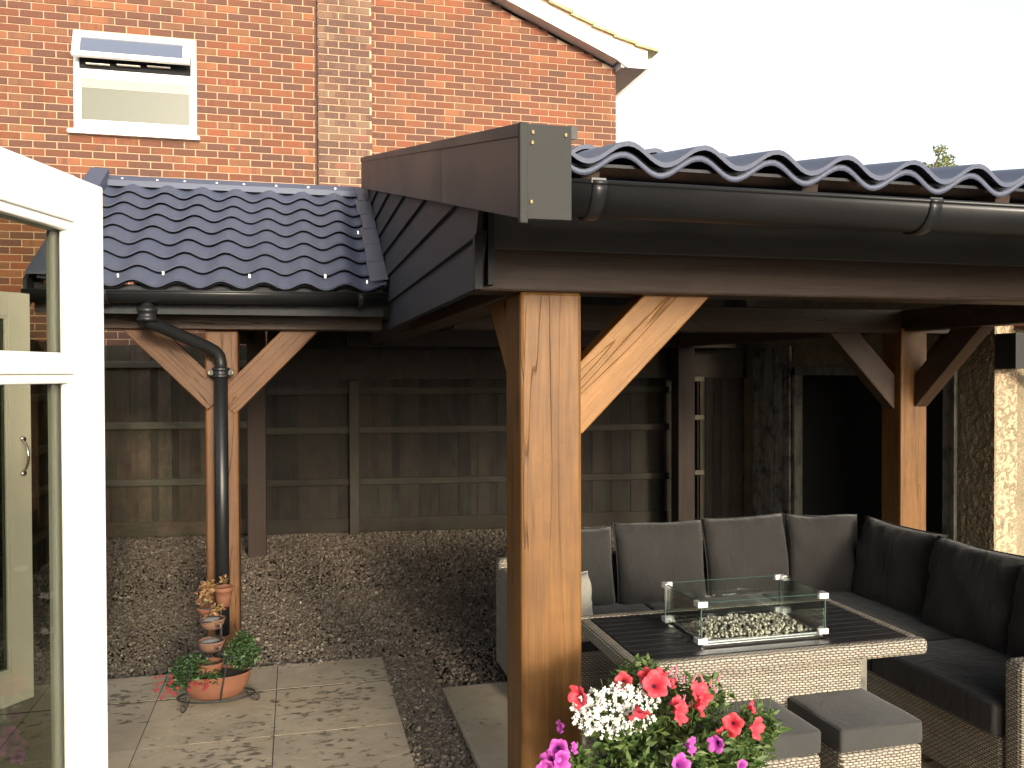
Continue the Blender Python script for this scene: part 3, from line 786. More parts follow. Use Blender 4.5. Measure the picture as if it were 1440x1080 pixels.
# doubled lip at the eaves (second sheet under the first)
o = build('eaves_sheet', wave_strip(VX+.10, 4.88, .2035, .99, .0235, 2.0, mz(2.0)-.010, 2.3, mz(2.3)-.010, .0), M['roof'], per, smooth=True)
s = o.modifiers.new('solid', 'SOLIDIFY'); s.thickness = .003
build('rear_roof', MB().prism([(VX+.1, 6.9, mz(6.9)+.01), (4.88, 6.9, mz(6.9)+.01), (4.88, 9.0, 2.5), (VX+.1, 9.0, 2.5)], (0, 0, -.03)), M['roof'], per)
bar('batten', per, (.62, 2.16, 2.165), (4.6, 2.16, 2.165), .045, .06, M['batten'], bev=.002)
for k in range(7):
    x = .72+.62*k
    bar('rafter', per, (x, 2.06, mz(2.06)-.088), (x, 6.9, mz(6.9)-.088), .05, .10, M['old_post'], face=(0,-1,5), bev=.003)
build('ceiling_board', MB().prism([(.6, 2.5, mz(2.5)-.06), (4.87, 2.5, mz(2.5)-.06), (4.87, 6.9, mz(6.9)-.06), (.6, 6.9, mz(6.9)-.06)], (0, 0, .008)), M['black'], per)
# boxed verge
def vt(y): return 2.243+(y-1.85)*.2245
vb = [(VX, 1.852, vt(1.852)-.205), (VX, 1.852, vt(1.852)), (VX, 6.52, vt(6.52)), (VX, 6.52, vt(6.52)-.222)]
def vboard(y0, y1, b0, b1, x, tname='verge_board', m='barge', tz=0.):
    build(tname, MB().prism([(x, y0, vt(y0)-b0), (x, y0, vt(y0)+tz), (x, y1, vt(y1)+tz), (x, y1, vt(y1)-b1)], (.016, 0, 0)), M[m], per, bev=.0015)
vboard(1.862, 2.93, .205, .207, VX); vboard(2.934, 6.52, .207, .222, VX)
build('verge_cap', MB().prism([(VX-.006, 1.85, vt(1.85)-.022), (VX-.006, 1.85, vt(1.85)+.006), (VX-.006, 6.53, vt(6.53)+.006), (VX-.006, 6.53, vt(6.53)-.026)], (.135, 0, 0)), M['barge'], per)
build('verge_end_plate', MB().box(VX+.010, .602, 1.842, 1.852, 2.038, 2.247), M['fascia'], per, bev=.0015)
build('corner_trim', MB().box(VX-.008, VX+.011, 1.839, 1.859, 2.028, 2.25), M['fascia'], per, bev=.003)
build('verge_inner_board', MB().prism([(.585, 1.853, 2.04), (.585, 1.853, 2.238), (.585, 6.5, vt(6.5)-.03), (.585, 6.5, vt(6.5)-.2)], (.015, 0, 0)), M['barge'], per)
build('verge_soffit', MB().prism([(VX+.016, 1.853, 2.037), (.585, 1.853, 2.037), (.585, 6.5, vt(6.5)-.215), (VX+.016, 6.5, vt(6.5)-.215)], (0, 0, .008)), M['barge'], per)
for x, z in ((.512, 2.228), (.588, 2.226), (.508, 2.075), (.511, 2.205)):
    build('screw', MB().lathe((x, 1.8405, z), [(.0005, -.0035), (.0035, -.0035), (.0035, .0035), (.0005, .0035)], 8), M['brass'], per)
# feather-edge boards of the gable, clipped under the verge
bz = 1.955; k = 0
while bz < 3.35:
    z0, z1 = bz, bz+.18
    def clip(y): return vt(y)-.20
    ys = 2.585
    # y where the verge passes z0 and z1
    yA = max(ys, 1.85+(z0+.2-2.243)/.2245); yB = max(ys, 1.85+(z1+.2-2.243)/.2245)
    # far edge follows the lower roof
    def back(z): return min(6.55, max(5.15, EY+(z-EZ-.01)*(RY-EY)/(RZ-EZ)))
    yC, yD = back(z1), back(z0)
    if bz < 2.0: yC = yD = 5.16
    if yA < yD:
        pts = [(.55-.012, yA, z0), (.55-.012, yD, z0), (.55+.006, max(yC, yB+.01), z1), (.55+.006, yB, z1)]
        if yA == ys and yB > ys: pts = [(.538, ys, z0), (.538, yD, z0), (.556, yC, z1), (.556, yB, z1), (.55, ys, min(z1, clip(ys)+.01))]
        build('cladding_board', MB().prism(pts, (.018, 0, 0)), M['black_board'], per, bev=.0015)
    bz += .160; k += 1
build('cladding_backing', MB().prism([(.58, 2.6, 1.97), (.58, 5.2, 1.97), (.58, 6.5, 2.95), (.58, 6.5, vt(6.5)-.1), (.58, 2.6, vt(2.6)-.1)], (.02, 0, 0)), M['black_board'], per)
bar('corner_post_trim', per, (.545, 2.59, 1.952), (.545, 2.59, 2.12), .026, .03, M['black_board'], bev=.002)
# gutter and fascia
g = half_gutter(per, .607, 4.6, 1.93, 2.132, 2.118, .066)
for x in (.675, 1.574, 2.5): half_gutter(per, x-.017, x+.017, 1.93, 2.131-.002*(x), 2.131-.002*x, .0715, name='gutter_bracket')
build('gutter_clip', MB().box(.655, .69, 1.858, 1.866, 2.128, 2.14).box(1.556, 1.592, 1.858, 1.866, 2.126, 2.137), M['pvc'], g)
build('fascia', MB().box(.606, 4.8, 2.632, 2.652, 2.085, 2.26), M['eave'], per, bev=.002)
build('fascia', MB().box(.555, .603, 2.632, 2.652, 2.082, 2.24), M['black_board'], per, bev=.002)
build('soffit', MB().box(.606, 4.8, 2.02, 2.63, 2.205, 2.213), M['black_board'], per)
build('gutter_board', MB().box(.61, 4.8, 2.0, 2.018, 2.10, 2.165), M['black_board'], per)
bar('beam', per, (.552, 2.735, 2.035), (4.62, 2.735, 2.035), .158, .15, M['timber_dark'], bev=.008, label='stained front beam, toned dark for the shade under the gutter')
mp = bar('post', per, (.80, 2.76, -.04), (.80, 2.76, 1.957), .206, .20, M['timber'], bev=.012, label='thick sunlit honey brown front post')
bar('brace', per, (.86, 2.76, 1.555), (1.335, 2.76, 2.03), .172, .095, M['timber'], bev=.004)
bar('brace', per, (.80, 2.80, 1.52), (.80, 3.38, 2.05), .165, .075, M['timber'], face=(1,0,0), bev=.004)
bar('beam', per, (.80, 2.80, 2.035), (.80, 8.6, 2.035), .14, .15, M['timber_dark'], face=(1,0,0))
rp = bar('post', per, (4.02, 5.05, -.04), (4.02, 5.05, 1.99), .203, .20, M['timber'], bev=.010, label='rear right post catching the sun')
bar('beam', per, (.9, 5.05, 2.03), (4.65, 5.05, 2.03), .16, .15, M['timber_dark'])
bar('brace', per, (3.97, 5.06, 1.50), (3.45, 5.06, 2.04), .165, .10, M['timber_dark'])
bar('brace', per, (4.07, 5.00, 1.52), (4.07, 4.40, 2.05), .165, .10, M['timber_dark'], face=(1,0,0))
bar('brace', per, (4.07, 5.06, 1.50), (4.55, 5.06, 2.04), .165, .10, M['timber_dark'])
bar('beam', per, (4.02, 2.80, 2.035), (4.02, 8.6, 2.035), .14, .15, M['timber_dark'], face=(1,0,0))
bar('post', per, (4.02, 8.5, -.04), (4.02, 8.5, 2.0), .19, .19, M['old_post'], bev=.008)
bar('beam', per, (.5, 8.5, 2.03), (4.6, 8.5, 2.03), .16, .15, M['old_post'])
# dark boarding that closes the back above the fence
db = thing('boarded_screen', 'black boarding closing the back of the shelter above the fence', 'panel', (2., 8.75, 0))
for k in range(7):
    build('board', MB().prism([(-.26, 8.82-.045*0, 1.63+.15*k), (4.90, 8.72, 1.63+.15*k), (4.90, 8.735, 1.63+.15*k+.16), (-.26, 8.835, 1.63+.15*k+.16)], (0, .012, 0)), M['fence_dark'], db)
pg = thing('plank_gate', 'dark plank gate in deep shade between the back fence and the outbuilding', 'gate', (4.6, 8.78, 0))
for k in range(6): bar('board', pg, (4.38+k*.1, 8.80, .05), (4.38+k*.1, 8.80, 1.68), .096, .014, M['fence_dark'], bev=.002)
gp = thing('gate_post', 'pale narrow upright with cross pieces in the dark gap behind the sofa', 'post', (4.36, 8.66, 0))
bar('upright', gp, (4.20, 8.66, 0), (4.20, 8.66, 1.66), .05, .04, M['fence_rail'], bev=.003)
bar('upright', gp, (4.31, 8.66, 0), (4.31, 8.66, 1.64), .04, .04, M['fence'], bev=.003)
for z in (1.62, 1.2, .6): bar('cross_piece', gp, (4.20, 8.63, z), (4.33, 8.63, z), .05, .02, M['fence_rail'], face=(0,-1,0), bev=.002)

# ------------------------------------------------------------------ outbuilding on the right
OX, OY = 4.9, 5.2
ob = thing('outbuilding', 'cream rough-cast outbuilding with wide black doorway and clay tiled roof at the right edge', 'outbuilding', (OX, OY, 0))
def rough_panel(pts_fn, nu, nv, amp, name='wall'):
    mb = MB(); vs_ = []
    for j in range(nv+1):
        for i in range(nu+1):
            vs_.append(pts_fn(i/nu, j/nv, (mnoise.noise(Vector((i*.9, j*.9, 3.3)))+.6*mnoise.noise(Vector((i*.31, j*.31, 8.))))*amp))
    w_ = nu+1
    mb.add(vs_, [(j*w_+i, j*w_+i+1, (j+1)*w_+i+1, (j+1)*w_+i) for j in range(nv) for i in range(nu)])
    return build(name, mb, M['render'], ob, smooth=True)
EDG = .02
rough_panel(lambda a, b, n: (OX+.012+a*3.2-(.010 if a == 0 else 0), OY-n*(1 if a > 0 else .4), -.05+b*2.25), 260, 180, .009)
rough_panel(lambda a, b, n: (OX-n*(1 if 0 < a < 1 else .3), 5.57-a*(.37-.004), -.05+b*2.2), 30, 180, .012)
rough_panel(lambda a, b, n: (OX-n, 9.25-a*1.48, -.05+b*2.2), 100, 160, .009)
rough_panel(lambda a, b, n: (OX-n, 7.77-a*2.2, 1.74+b*.42), 120, 30, .009)
build('upper_wall', MB().prism([(OX+.03, 5.22, 2.1), (OX+.03, 5.22, mz(5.22)-.02), (OX+.03, 6.9, mz(6.9)-.02), (OX+.03, 9.0, 2.5), (OX+.03, 9.25, 2.1)], (.12, 0, 0)), M['render'], ob)
build('core', MB().box(OX+.02, OX+3.3, OY+.012, OY+.2, -.05, 2.1).box(OX+.02, OX+.2, 7.78, 9.25, -.05, 2.1).box(OX+.02, OX+.2, 5.2, 5.56, -.05, 2.1).box(OX+.02, OX+.2, 5.5, 7.8, 1.75, 2.1), M['mortar'], ob)
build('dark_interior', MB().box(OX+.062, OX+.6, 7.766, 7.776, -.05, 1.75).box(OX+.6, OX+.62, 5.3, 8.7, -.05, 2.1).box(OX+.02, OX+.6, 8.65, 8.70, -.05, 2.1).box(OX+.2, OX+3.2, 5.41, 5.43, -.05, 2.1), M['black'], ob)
df = build('door_frame', MB().box(OX-.03, OX+.06, 5.57, 5.68, -.03, 1.74).box(OX-.03, OX+.06, 7.72, 7.77, -.03, 1.74).box(OX-.03, OX+.06, 5.57, 7.77, 1.66, 1.74), M['grey_frame'], ob, bev=.004)
M['peel'] = wood('peeling_paint', (.05, .048, .04), (.36, .35, .30), .85, knots=False, dirt=1.2, objvar=.2)
for y, w2 in ((7.86, .13), (8.02, .16), (8.22, .2), (8.42, .18)): bar('surround_board', ob, (OX-.03, y, 0), (OX-.03, y, 1.95), w2, .03, M['peel'], face=(1,0,0), bev=.003)
for y in (5.55,): bar('frame_strip', ob, (OX-.035, y, 0), (OX-.035, y, 1.8), .035, .03, M['grey_frame'], face=(1,0,0), bev=.003)
build('tiled_roof', MB().prism([(OX+.17, OY-.25, 2.0), (OX+3.4, OY-.25, 2.0), (OX+3.4, OY+3.6, 3.2), (OX+.17, OY+3.6, 3.2)], (0, 0, .02)), M['red_tile'], ob)
for k in range(12):
    build('roof_tile', MB().box(OX+.165+k*.17, OX+.325+k*.17, OY-.30, OY+.02, 1.955, 1.972).box(OX+.165+k*.17, OX+.325+k*.17, OY-.10, OY+.22, 2.02, 2.037), M['red_tile'], ob)
build('fascia', MB().box(OX+.17, OX+3.3, OY-.23, OY-.21, 1.83, 1.95), M['pvc'], ob)
build('boxed_end', MB().box(OX+.0, OX+.155, OY-.19, OY-.01, 1.712, 1.965), M['fascia'], ob, bev=.002)
half_gutter(ob, OX+.17, OX+3.3, OY-.29, 1.94, 1.93, .055)
dn = thing('downpipe', 'short black gutter outlet bend at the right edge against the cream wall', 'drainpipe', (OX+.27, OY-.27, 1.6))
build('collar', MB().lathe((OX+.20, OY-.29, 0), [(.035, 1.80), (.05, 1.80), (.05, 1.82), (.044, 1.825), (.044, 1.85), (.05, 1.855), (.05, 1.87), (.044, 1.875), (.044, 1.90)], 18), M['pvc'], dn, smooth=True)
build('bend', MB().tube([(OX+.20, OY-.29, 1.83), (OX+.20, OY-.29, 1.76), (OX+.215, OY-.28, 1.72), (OX+.26, OY-.25, 1.68), (OX+.42, OY-.16, 1.60), (OX+.46, OY-.12, 1.56), (OX+.47, OY-.1, .0)], .042, 14), M['pvc'], dn, smooth=True)

# ------------------------------------------------------------------ glazed doors
def glazed_door(label, free, az, W, z0, z1, stile, top_, mid, bot, pm, handle=None, T=.045):
    """free = xy of the free edge; the leaf runs back from it along -dir(az)"""
    d = Vector((math.sin(az), math.cos(az), 0)); nrm = Vector((d.y, -d.x, 0))
    free = Vector((free[0], free[1], 0)); hinge = free-d*W
    t = thing('glazed_door', label, 'door', (hinge.x, hinge.y, z0))
    def bx(s0, s1, a, b, n0, n1):   # s measured from the free edge
        mb = MB(); P = [free-d*s+nrm*n for s in (s0, s1) for n in (n0, n1)]
        vs_ = [(p.x, p.y, z) for z in (a, b) for p in (P[0], P[1], P[3], P[2])]
        mb.add(vs_, [(0,3,2,1),(4,5,6,7),(0,1,5,4),(1,2,6,5),(2,3,7,6),(3,0,4,7)]); return mb
    h = T/2
    build('stile', bx(0, stile, z0, z1, -h, h), pm, t, bev=.004)
    build('stile', bx(W-stile, W, z0, z1, -h, h), pm, t, bev=.004)
    build('top_rail', bx(stile, W-stile, z1-top_, z1, -h, h), pm, t, bev=.002)
    build('bottom_rail', bx(stile, W-stile, z0, z0+bot, -h, h), pm, t, bev=.002)
    if mid: build('middle_rail', bx(stile, W-stile, mid[0], mid[1], -h, h), pm, t, bev=.002)
    spans = [(z0+bot, z1-top_)] if not mid else [(z0+bot, mid[0]), (mid[1], z1-top_)]
    for a, b in spans:
        p = build('pane', bx(stile-.002, W-stile+.002, a-.002, b+.002, -.003, .003), M['glass'], t)
        for s0, s1, c, e in ((stile, W-stile, b-.014, b), (stile, W-stile, a, a+.014), (stile, stile+.014, a+.014, b-.014), (W-stile-.014, W-stile, a+.014, b-.014)):
            for n0, n1 in ((.0035, .018), (-.018, -.0035)):
                build('bead', bx(s0, s1, c, e, n0, n1), M['gasket'] if n0 < 0 and s1-s0 < .1 else pm, t, bev=.003)
    if handle:
        hs_, hz = handle
        for sg in (1,):
            c = free-d*hs_+nrm*h*sg
            path = []
            for k in range(11):
                q = k/10; out = .008+.036*math.sin(math.pi*min(1, max(0, q)))**.7
                path.append(c+nrm*sg*out+Vector((0, 0, hz-.075+.15*q)))
            build('handle', MB().tube(path, .0065, 10).tube([c+Vector((0,0,hz-.085)), c+nrm*sg*.012+Vector((0,0,hz-.08))], .014, 12).tube([c+Vector((0,0,hz+.085)), c+nrm*sg*.012+Vector((0,0,hz+.08))], .014, 12), M['chrome'], t, smooth=True)
    return t
az1 = th+math.atan((797-720)/1215)
glazed_door('large white glazed door standing open in the left foreground', (-.318, 1.522), az1, .80, .02, 2.0, .080, .070, (1.699, 1.717), .25, M['paint'])
az2 = R_(38.)
glazed_door('second white door with chrome handle, further off behind the glass of the near door', (-1.27, 4.69), az2, .78, .11, 2.09, .115, .115, None, .16, M['cream_paint'], handle=(.05, 1.30))

# viewer's own house: the wall the open door hangs on, behind the camera
own = thing('home_wall', 'brick corner of the home behind the viewer that the open white door hangs on', 'house', (0, .6, 0))
hm = MB()
hm.box(-9, -.72, .42, .72, 0, 4.1).box(-.90, -.72, -6, .42, 0, 4.1)
build('wall', hm, M['brick'], own)
build('roof', MB().box(-9, -.62, -6.2, .85, 4.1, 4.2), M['house_tile'], own)
build('door_post', MB().box(-.715, -.60, .60, .72, 0, 2.06), M['paint'], own)

# ------------------------------------------------------------------ corner sofa
def cushion(name, parent, c, w_, h_, t_, yaw, tilt=0., seed=0, m='fabric', roll=0., nx=22, puff=1., origin_top=False):
    """plump scatter/back cushion: w_ wide, h_ high, t_ thick, faces -Y before yaw"""
    mb = MB(); rnd = random.Random(seed); off = Vector((rnd.random()*50, rnd.random()*50, rnd.random()*50))
    for side in (-1, 1):
        vs_ = []
        for j in range(nx+1):
            for i in range(nx+1):
                a, b = -1+2*i/nx, -1+2*j/nx
                pin = 1-.035*(1-abs(b)**2)*abs(a)**6*1.2
                pin2 = 1-.035*(1-abs(a)**2)*abs(b)**6*1.2
                # rounded corners a little
                x = w_/2*a*pin; z = h_/2*b*pin2
                e = max(0., (1-abs(a)**3.2)*(1-abs(b)**3.2))**.42
                y = side*(t_/2)*e*puff
                nn = mnoise.noise(Vector((a*1.4, b*1.4, side))+off)*.024 + mnoise.noise(Vector((a*4, b*3, side*2))+off)*.006
                cr = (abs(a)**4+abs(b)**4)*mnoise.noise(Vector((math.atan2(a, b)*5, side, 0))+off)*.022
                y += side*(nn+cr)*min(1, e*1.6)
                z += .012*mnoise.noise(Vector((a*1.2, 7, 0))+off)*(b > .3)*b
                vs_.append((x, y, z))
        w1 = nx+1
        fs = [(j*w1+i, j*w1+i+1, (j+1)*w1+i+1, (j+1)*w1+i) for j in range(nx) for i in range(nx)]
        if side > 0: fs = [f[::-1] for f in fs]
        mb.add(vs_, fs)
    me = bpy.data.meshes.new(name); me.from_pydata(mb.v, [], mb.f); me.materials.append(M[m])
    bm = bmesh.new(); bm.from_mesh(me); bmesh.ops.remove_doubles(bm, verts=bm.verts, dist=.0008); bm.to_mesh(me); bm.free()
    me.polygons.foreach_set('use_smooth', [True]*len(me.polygons))
    o = bpy.data.objects.new(name, me); finish(o, parent)
    o.rotation_euler = Euler((tilt, roll, yaw), 'XYZ'); o.location = Vector(c)-(wloc(parent) if parent is not None else Vector())
    # piping round the seam
    pth = []
    for k in range(81):
        q = k/80*4; s_ = int(q) % 4; f = q-int(q)
        a, b = [(-1+2*f, -1), (1, -1+2*f), (1-2*f, 1), (-1, 1-2*f)][s_]
        pin = 1-.035*(1-abs(b)**2)*abs(a)**6*1.2; pin2 = 1-.035*(1-abs(a)**2)*abs(b)**6*1.2
        pth.append((w_/2*a*pin, 0, h_/2*b*pin2))
    pm = bpy.data.meshes.new('piping'); pb = MB().tube(pth, .0035, 6, cap=False); pm.from_pydata(pb.v, [], pb.f); pm.materials.append(M[m])
    pm.polygons.foreach_set('use_smooth', [True]*len(pm.polygons))
    if parent is None or parent.parent is None:
        po = bpy.data.objects.new('piping', pm); COL.objects.link(po); po.parent = o
    return o
def pad(name, parent, x0, x1, y0, y1, z0, z1, m='fabric', dome=.012, seed=0, rad=.022):
    mb = MB().box(x0, x1, y0, y1, z0, z1); me = bpy.data.meshes.new(name)
    c = Vector(((x0+x1)/2, (y0+y1)/2, (z0+z1)/2))
    me.from_pydata([tuple(Vector(v)-c) for v in mb.v], [], mb.f)
    bm = bmesh.new(); bm.from_mesh(me)
    bmesh.ops.bevel(bm, geom=list(bm.edges), offset=rad, segments=3, profile=.6, affect='EDGES')
    bmesh.ops.subdivide_edges(bm, edges=[e for e in bm.edges if e.calc_length() > .08], cuts=9, use_grid_fill=True)
    off = Vector((seed*3.1, seed*7.7, 1))
    hx, hy = (x1-x0)/2, (y1-y0)/2
    for v in bm.verts:
        a, b = v.co.x/hx, v.co.y/hy
        if v.co.z > 0: v.co.z += dome*(1-a*a)*(1-b*b) + .004*mnoise.noise(Vector((v.co.x*7, v.co.y*7, 0))+off)
        v.co.x += .003*mnoise.noise(Vector((v.co.y*9, v.co.z*9, 4))+off); v.co.y += .003*mnoise.noise(Vector((v.co.x*9, v.co.z*9, 9))+off)
    bm.to_mesh(me); bm.free(); me.materials.append(M[m]); me.polygons.foreach_set('use_smooth', [True]*len(me.polygons))
    o = bpy.data.objects.new(name, me); finish(o, parent); o.location = c-wloc(parent)
    e = rad*.45
    for zz in (z1-rad*.45, z0+rad*.45):
        pth = [(x0+rad, y0+e*.5, zz), (x1-rad, y0+e*.5, zz), (x1-e*.5, y0+rad, zz), (x1-e*.5, y1-rad, zz), (x1-rad, y1-e*.5, zz), (x0+rad, y1-e*.5, zz), (x0+e*.5, y1-rad, zz), (x0+e*.5, y0+rad, zz), (x0+rad, y0+e*.5, zz)]
        pb = MB().tube([tuple(Vector(p)-c) for p in pth], .0032, 6, cap=False)
        pm = bpy.data.meshes.new('piping'); pm.from_pydata(pb.v, [], pb.f); pm.materials.append(M[m])
        po = bpy.data.objects.new('piping', pm); COL.objects.link(po); po.parent = o
    return o

SX0, SX1, SY0, SY1 = 1.09, 3.32, 2.61, 4.74
sofa = thing('corner_sofa', 'L-shaped grey wicker corner sofa with charcoal cushions around the fire table', 'sofa', (SX1, SY1, 0))
W = M['wicker']
def wbox(name, x0, x1, y0, y1, z0, z1, rad=.025):
    return build(name, MB().box(x0, x1, y0, y1, z0, z1), W, sofa, bev=rad, seg=3)
SB = 2.60      # front line of the right hand run
wbox('seat_base', SX0+.12, SX1, 4.12, SY1-.10, .06, .30, .012)
wbox('seat_base', SB, SX1-.10, SY0+.112, 4.12-.003, .055, .30, .012)
wbox('back_frame', SX0+.0, SX1, SY1-.095, SY1, .06, .66)
wbox('back_frame', SX1-.095, SX1-.001, SY0+.15, SY1-.10, .06, .66)
wbox('armrest', SX0-.0, SX0+.115, 4.08, SY1-.10, .06, .62)
wbox('armrest', SB-.002, SX1, SY0, SY0+.105, .045, .615, .03)
for x, y in ((SX0+.03, 4.12), (SX0+.03, SY1-.04), (SB+.03, SY0+.04), (SX1-.04, SY0+.04)):
    build('foot', MB().box(x-.02, x+.02, y-.02, y+.02, 0, .06), M['iron'], sofa)
pad('seat_cushion', sofa, SX0+.12, 1.86, 4.08, 4.62, .30, .42, seed=1)
pad('seat_cushion', sofa, 1.865, 2.60, 4.08, 4.62, .30, .42, seed=2)
pad('seat_cushion', sofa, SB-.02, 3.18, 3.46, 4.62, .30, .425, seed=3)
pad('seat_cushion', sofa, SB-.025, 3.18, SY0+.112, 3.455, .30, .43, seed=4)
# back cushions along the rear, then along the right
def backc(u0, u1, seed, top=.83, y=4.50, roll=0.):
    pass
tl = R_(-11)
cushion('back_cushion', sofa, (1.45, 4.50, .615), .52, .45, .17, 0, tl, 11)
cushion('back_cushion', sofa, (1.985, 4.49, .625), .535, .46, .18, 0, tl, 12, roll=.01)
cushion('back_cushion', sofa, (2.52, 4.49, .635), .525, .46, .18, 0, tl, 13, roll=-.02)
cushion('back_cushion', sofa, (2.97, 4.42, .635), .43, .46, .18, R_(-14), tl, 14, roll=.01)
cushion('back_cushion', sofa, (3.17, 4.03, .635), .62, .46, .17, R_(-88), tl, 15, roll=.0)
cushion('back_cushion', sofa, (3.14, 3.44, .635), .60, .46, .18, R_(-90), tl, 16, roll=-.015)
cushion('back_cushion', sofa, (3.12, 2.98, .625), .40, .45, .18, R_(-91), tl, 17)
tc_ = cushion('throw_cushion', None, (1.262, 3.98, .545), .34, .33, .11, R_(20), R_(-14), 21, m='throw')
tag(tc_, 'pale cream patterned throw cushion just peeping out right of the thick post', 'cushion')

# ------------------------------------------------------------------ fire pit table
TX0, TX1, TY0, TY1, TZt = 1.135, 2.345, 2.800, 3.455, .68
ft = thing('fire_pit_table', 'grey wicker fire pit table with black slatted top and glass windbreak', 'table', ((TX0+TX1)/2, (TY0+TY1)/2, 0))
TR = R_(-2.6)      # the table stands slightly askew
def tb(name, x0, x1, y0, y1, z0, z1, m, rad=0., seg=2, parent=None):
    return build(name, MB().box(x0, x1, y0, y1, z0, z1), m, parent or ft, bev=rad, seg=seg)
tb('rim', TX0, TX1, TY0, TY0+.055, .615, .675, W, .018, 3); tb('rim', TX0, TX1, TY1-.055, TY1, .615, .675, W, .018, 3)
tb('rim', TX0+.001, TX0+.055, TY0+.05, TY1-.05, .616, .674, W, .018, 3); tb('rim', TX1-.055, TX1-.001, TY0+.05, TY1-.05, .616, .674, W, .018, 3)
n_sl = 10; sw = (TY1-TY0-.11)/n_sl
PX0, PX1, PY0, PY1 = 1.47, 1.975, 2.945, 3.225
for k in range(n_sl):
    a = TY0+.055+k*sw+.0018; b = a+sw-.0036
    segs = [(TX0+.055, TX1-.055)]
    if b > PY0 and a < PY1: segs = [(TX0+.055, PX0-.004), (PX1+.004, TX1-.055)]
    for x0, x1 in segs: tb('slat', x0, x1, a, b, .655, .672, M['slat'], .0015, 1)
tb('top_backing', TX0+.03, TX1-.03, TY0+.03, TY1-.03, .635, .6545, M['slat'])
bw = tb('base', TX0+.22, TX1-.22, TY0+.10, TY1-.10, .03, .614, W, .014, 3)
tb('leg', TX1-.215, TX1-.185, TY0+.12, TY0+.15, .0, .614, M['grey_frame']); tb('leg', TX1-.215, TX1-.185, TY1-.15, TY1-.12, .0, .614, M['grey_frame'])
tb('burner_tray', PX0+.012, PX1-.012, PY0+.012, PY1-.012, .655, .668, M['coal'])
tb('burner_tray', PX0-.003, PX1+.003, PY0-.003, PY0+.012, .656, .692, M['chrome']); tb('burner_tray', PX0+.012, PX1-.012, PY0+.012, PY1-.012, .655, .668, M['coal'])
tb('burner_tray', PX0-.003, PX1+.003, PY1-.012, PY1+.003, .656, .692, M['chrome'])
tb('burner_tray', PX0-.002, PX0+.012, PY0+.012, PY1-.012, .656, .691, M['chrome']); tb('burner_tray', PX1-.012, PX1+.002, PY0+.012, PY1-.012, .656, .691, M['chrome'])
st_v, st_f = [], []
for k in range(560):
    cx, cy = random.uniform(PX0+.022, PX1-.022), random.uniform(PY0+.02, PY1-.02)
    s_ = random.uniform(.006, .011); bm = bmesh.new(); bmesh.ops.create_icosphere(bm, subdivisions=1, radius=s_)
    q = Euler((random.random()*6, random.random()*6, random.random()*6)).to_matrix(); o0 = len(st_v)
    zc = .672+random.uniform(0, .022)+.012*math.sin((cx-PX0)/(PX1-PX0)*math.pi)
    for v in bm.verts:
        p = q @ (Vector((v.co.x, v.co.y*.75, v.co.z*.7))*random.uniform(.8, 1.2)); st_v.append((cx+p.x, cy+p.y, zc+p.z))
    st_f += [tuple(o0+v.index for v in f.verts) for f in bm.faces]; bm.free()
soup('fire_stone', st_v, st_f, M['coal'], ft)
gsx0, gsx1, gsy0, gsy1, gz0, gz1 = 1.448, 1.985, 2.925, 3.245, .683, .842
gl = thing('glass_windbreak', 'clear glass windbreak with pale corner clamps standing on the fire table', 'windbreak', (gsx0, gsy0, gz0))
for nm, a in (('front', (gsx0+.012, gsx1-.012, gsy0, gsy0+.006)), ('back', (gsx0+.012, gsx1-.012, gsy1-.006, gsy1)), ('l', (gsx0, gsx0+.006, gsy0+.01, gsy1-.01)), ('r', (gsx1-.006, gsx1, gsy0+.01, gsy1-.01))):
    build('glass_panel', MB().box(*a, gz0, gz1), M['fire_glass'], gl)
eg = plain('glass_edge', (.05, .10, .085), .2)
for z in (gz1-.001,):
    for a in ((gsx0+.012, gsx1-.012, gsy0, gsy0+.006), (gsx0+.012, gsx1-.012, gsy1-.006, gsy1), (gsx0, gsx0+.006, gsy0+.01, gsy1-.01), (gsx1-.006, gsx1, gsy0+.01, gsy1-.01)):
        build('glass_edge', MB().box(*a, z, z+.002), eg, gl)
for x, y in ((gsx0, gsy0), (gsx1, gsy0), (gsx0, gsy1), (gsx1, gsy1)):
    for z in (gz0+.004, gz1-.018):
        sx = 1 if x == gsx0 else -1; sy = 1 if y == gsy0 else -1
        xa, xb = sorted((x-sx*.006, x+sx*.034)); ya, yb = sorted((y-sy*.005, y+sy*.012)); xc, xd = sorted((x-sx*.006, x+sx*.012)); yc, yd = sorted((y+sy*.012, y+sy*.034))
        build('clamp', MB().box(xa, xb, ya, yb, z, z+.021).box(xc, xd, yc, yd, z, z+.021), M['clamp'], gl, bev=.0012)
    build('glass_edge', MB().box(x-.002+(.008 if x == gsx0 else -.008), x+.002+(.008 if x == gsx0 else -.008), y-.003, y+.003, gz0+.02, gz1-.02), eg, gl)

# ------------------------------------------------------------------ two cube stools
def stool(label, x0, y0, s, rot):
    t = thing('wicker_stool', label, 'stool', (x0+s/2, y0+s/2, 0), 'cube stools in front of the fire table')
    build('base', MB().box(x0, x0+s, y0, y0+s, .02, .385), W, t, bev=.018, seg=3)
    p = pad('cushion', t, x0+.0, x0+s, y0+.0, y0+s, .388, .47, m='fabric_grey', dome=.006, seed=x0, rad=.014)
    for dx, dy in ((.03, .03), (s-.03, .03), (.03, s-.03), (s-.03, s-.03)):
        build('foot', MB().lathe((x0+dx, y0+dy, 0), [(.012, 0), (.012, .02)], 8), M['iron'], t)
    t.rotation_euler.z = rot
    return t
stool('cube stool with grey pad at the right, beside the sofa seat, fully in view', 1.802, 2.578, .335, R_(1.))
stool('cube stool with grey pad half hidden behind the red petunias', 1.405, 2.59, .335, R_(2.))

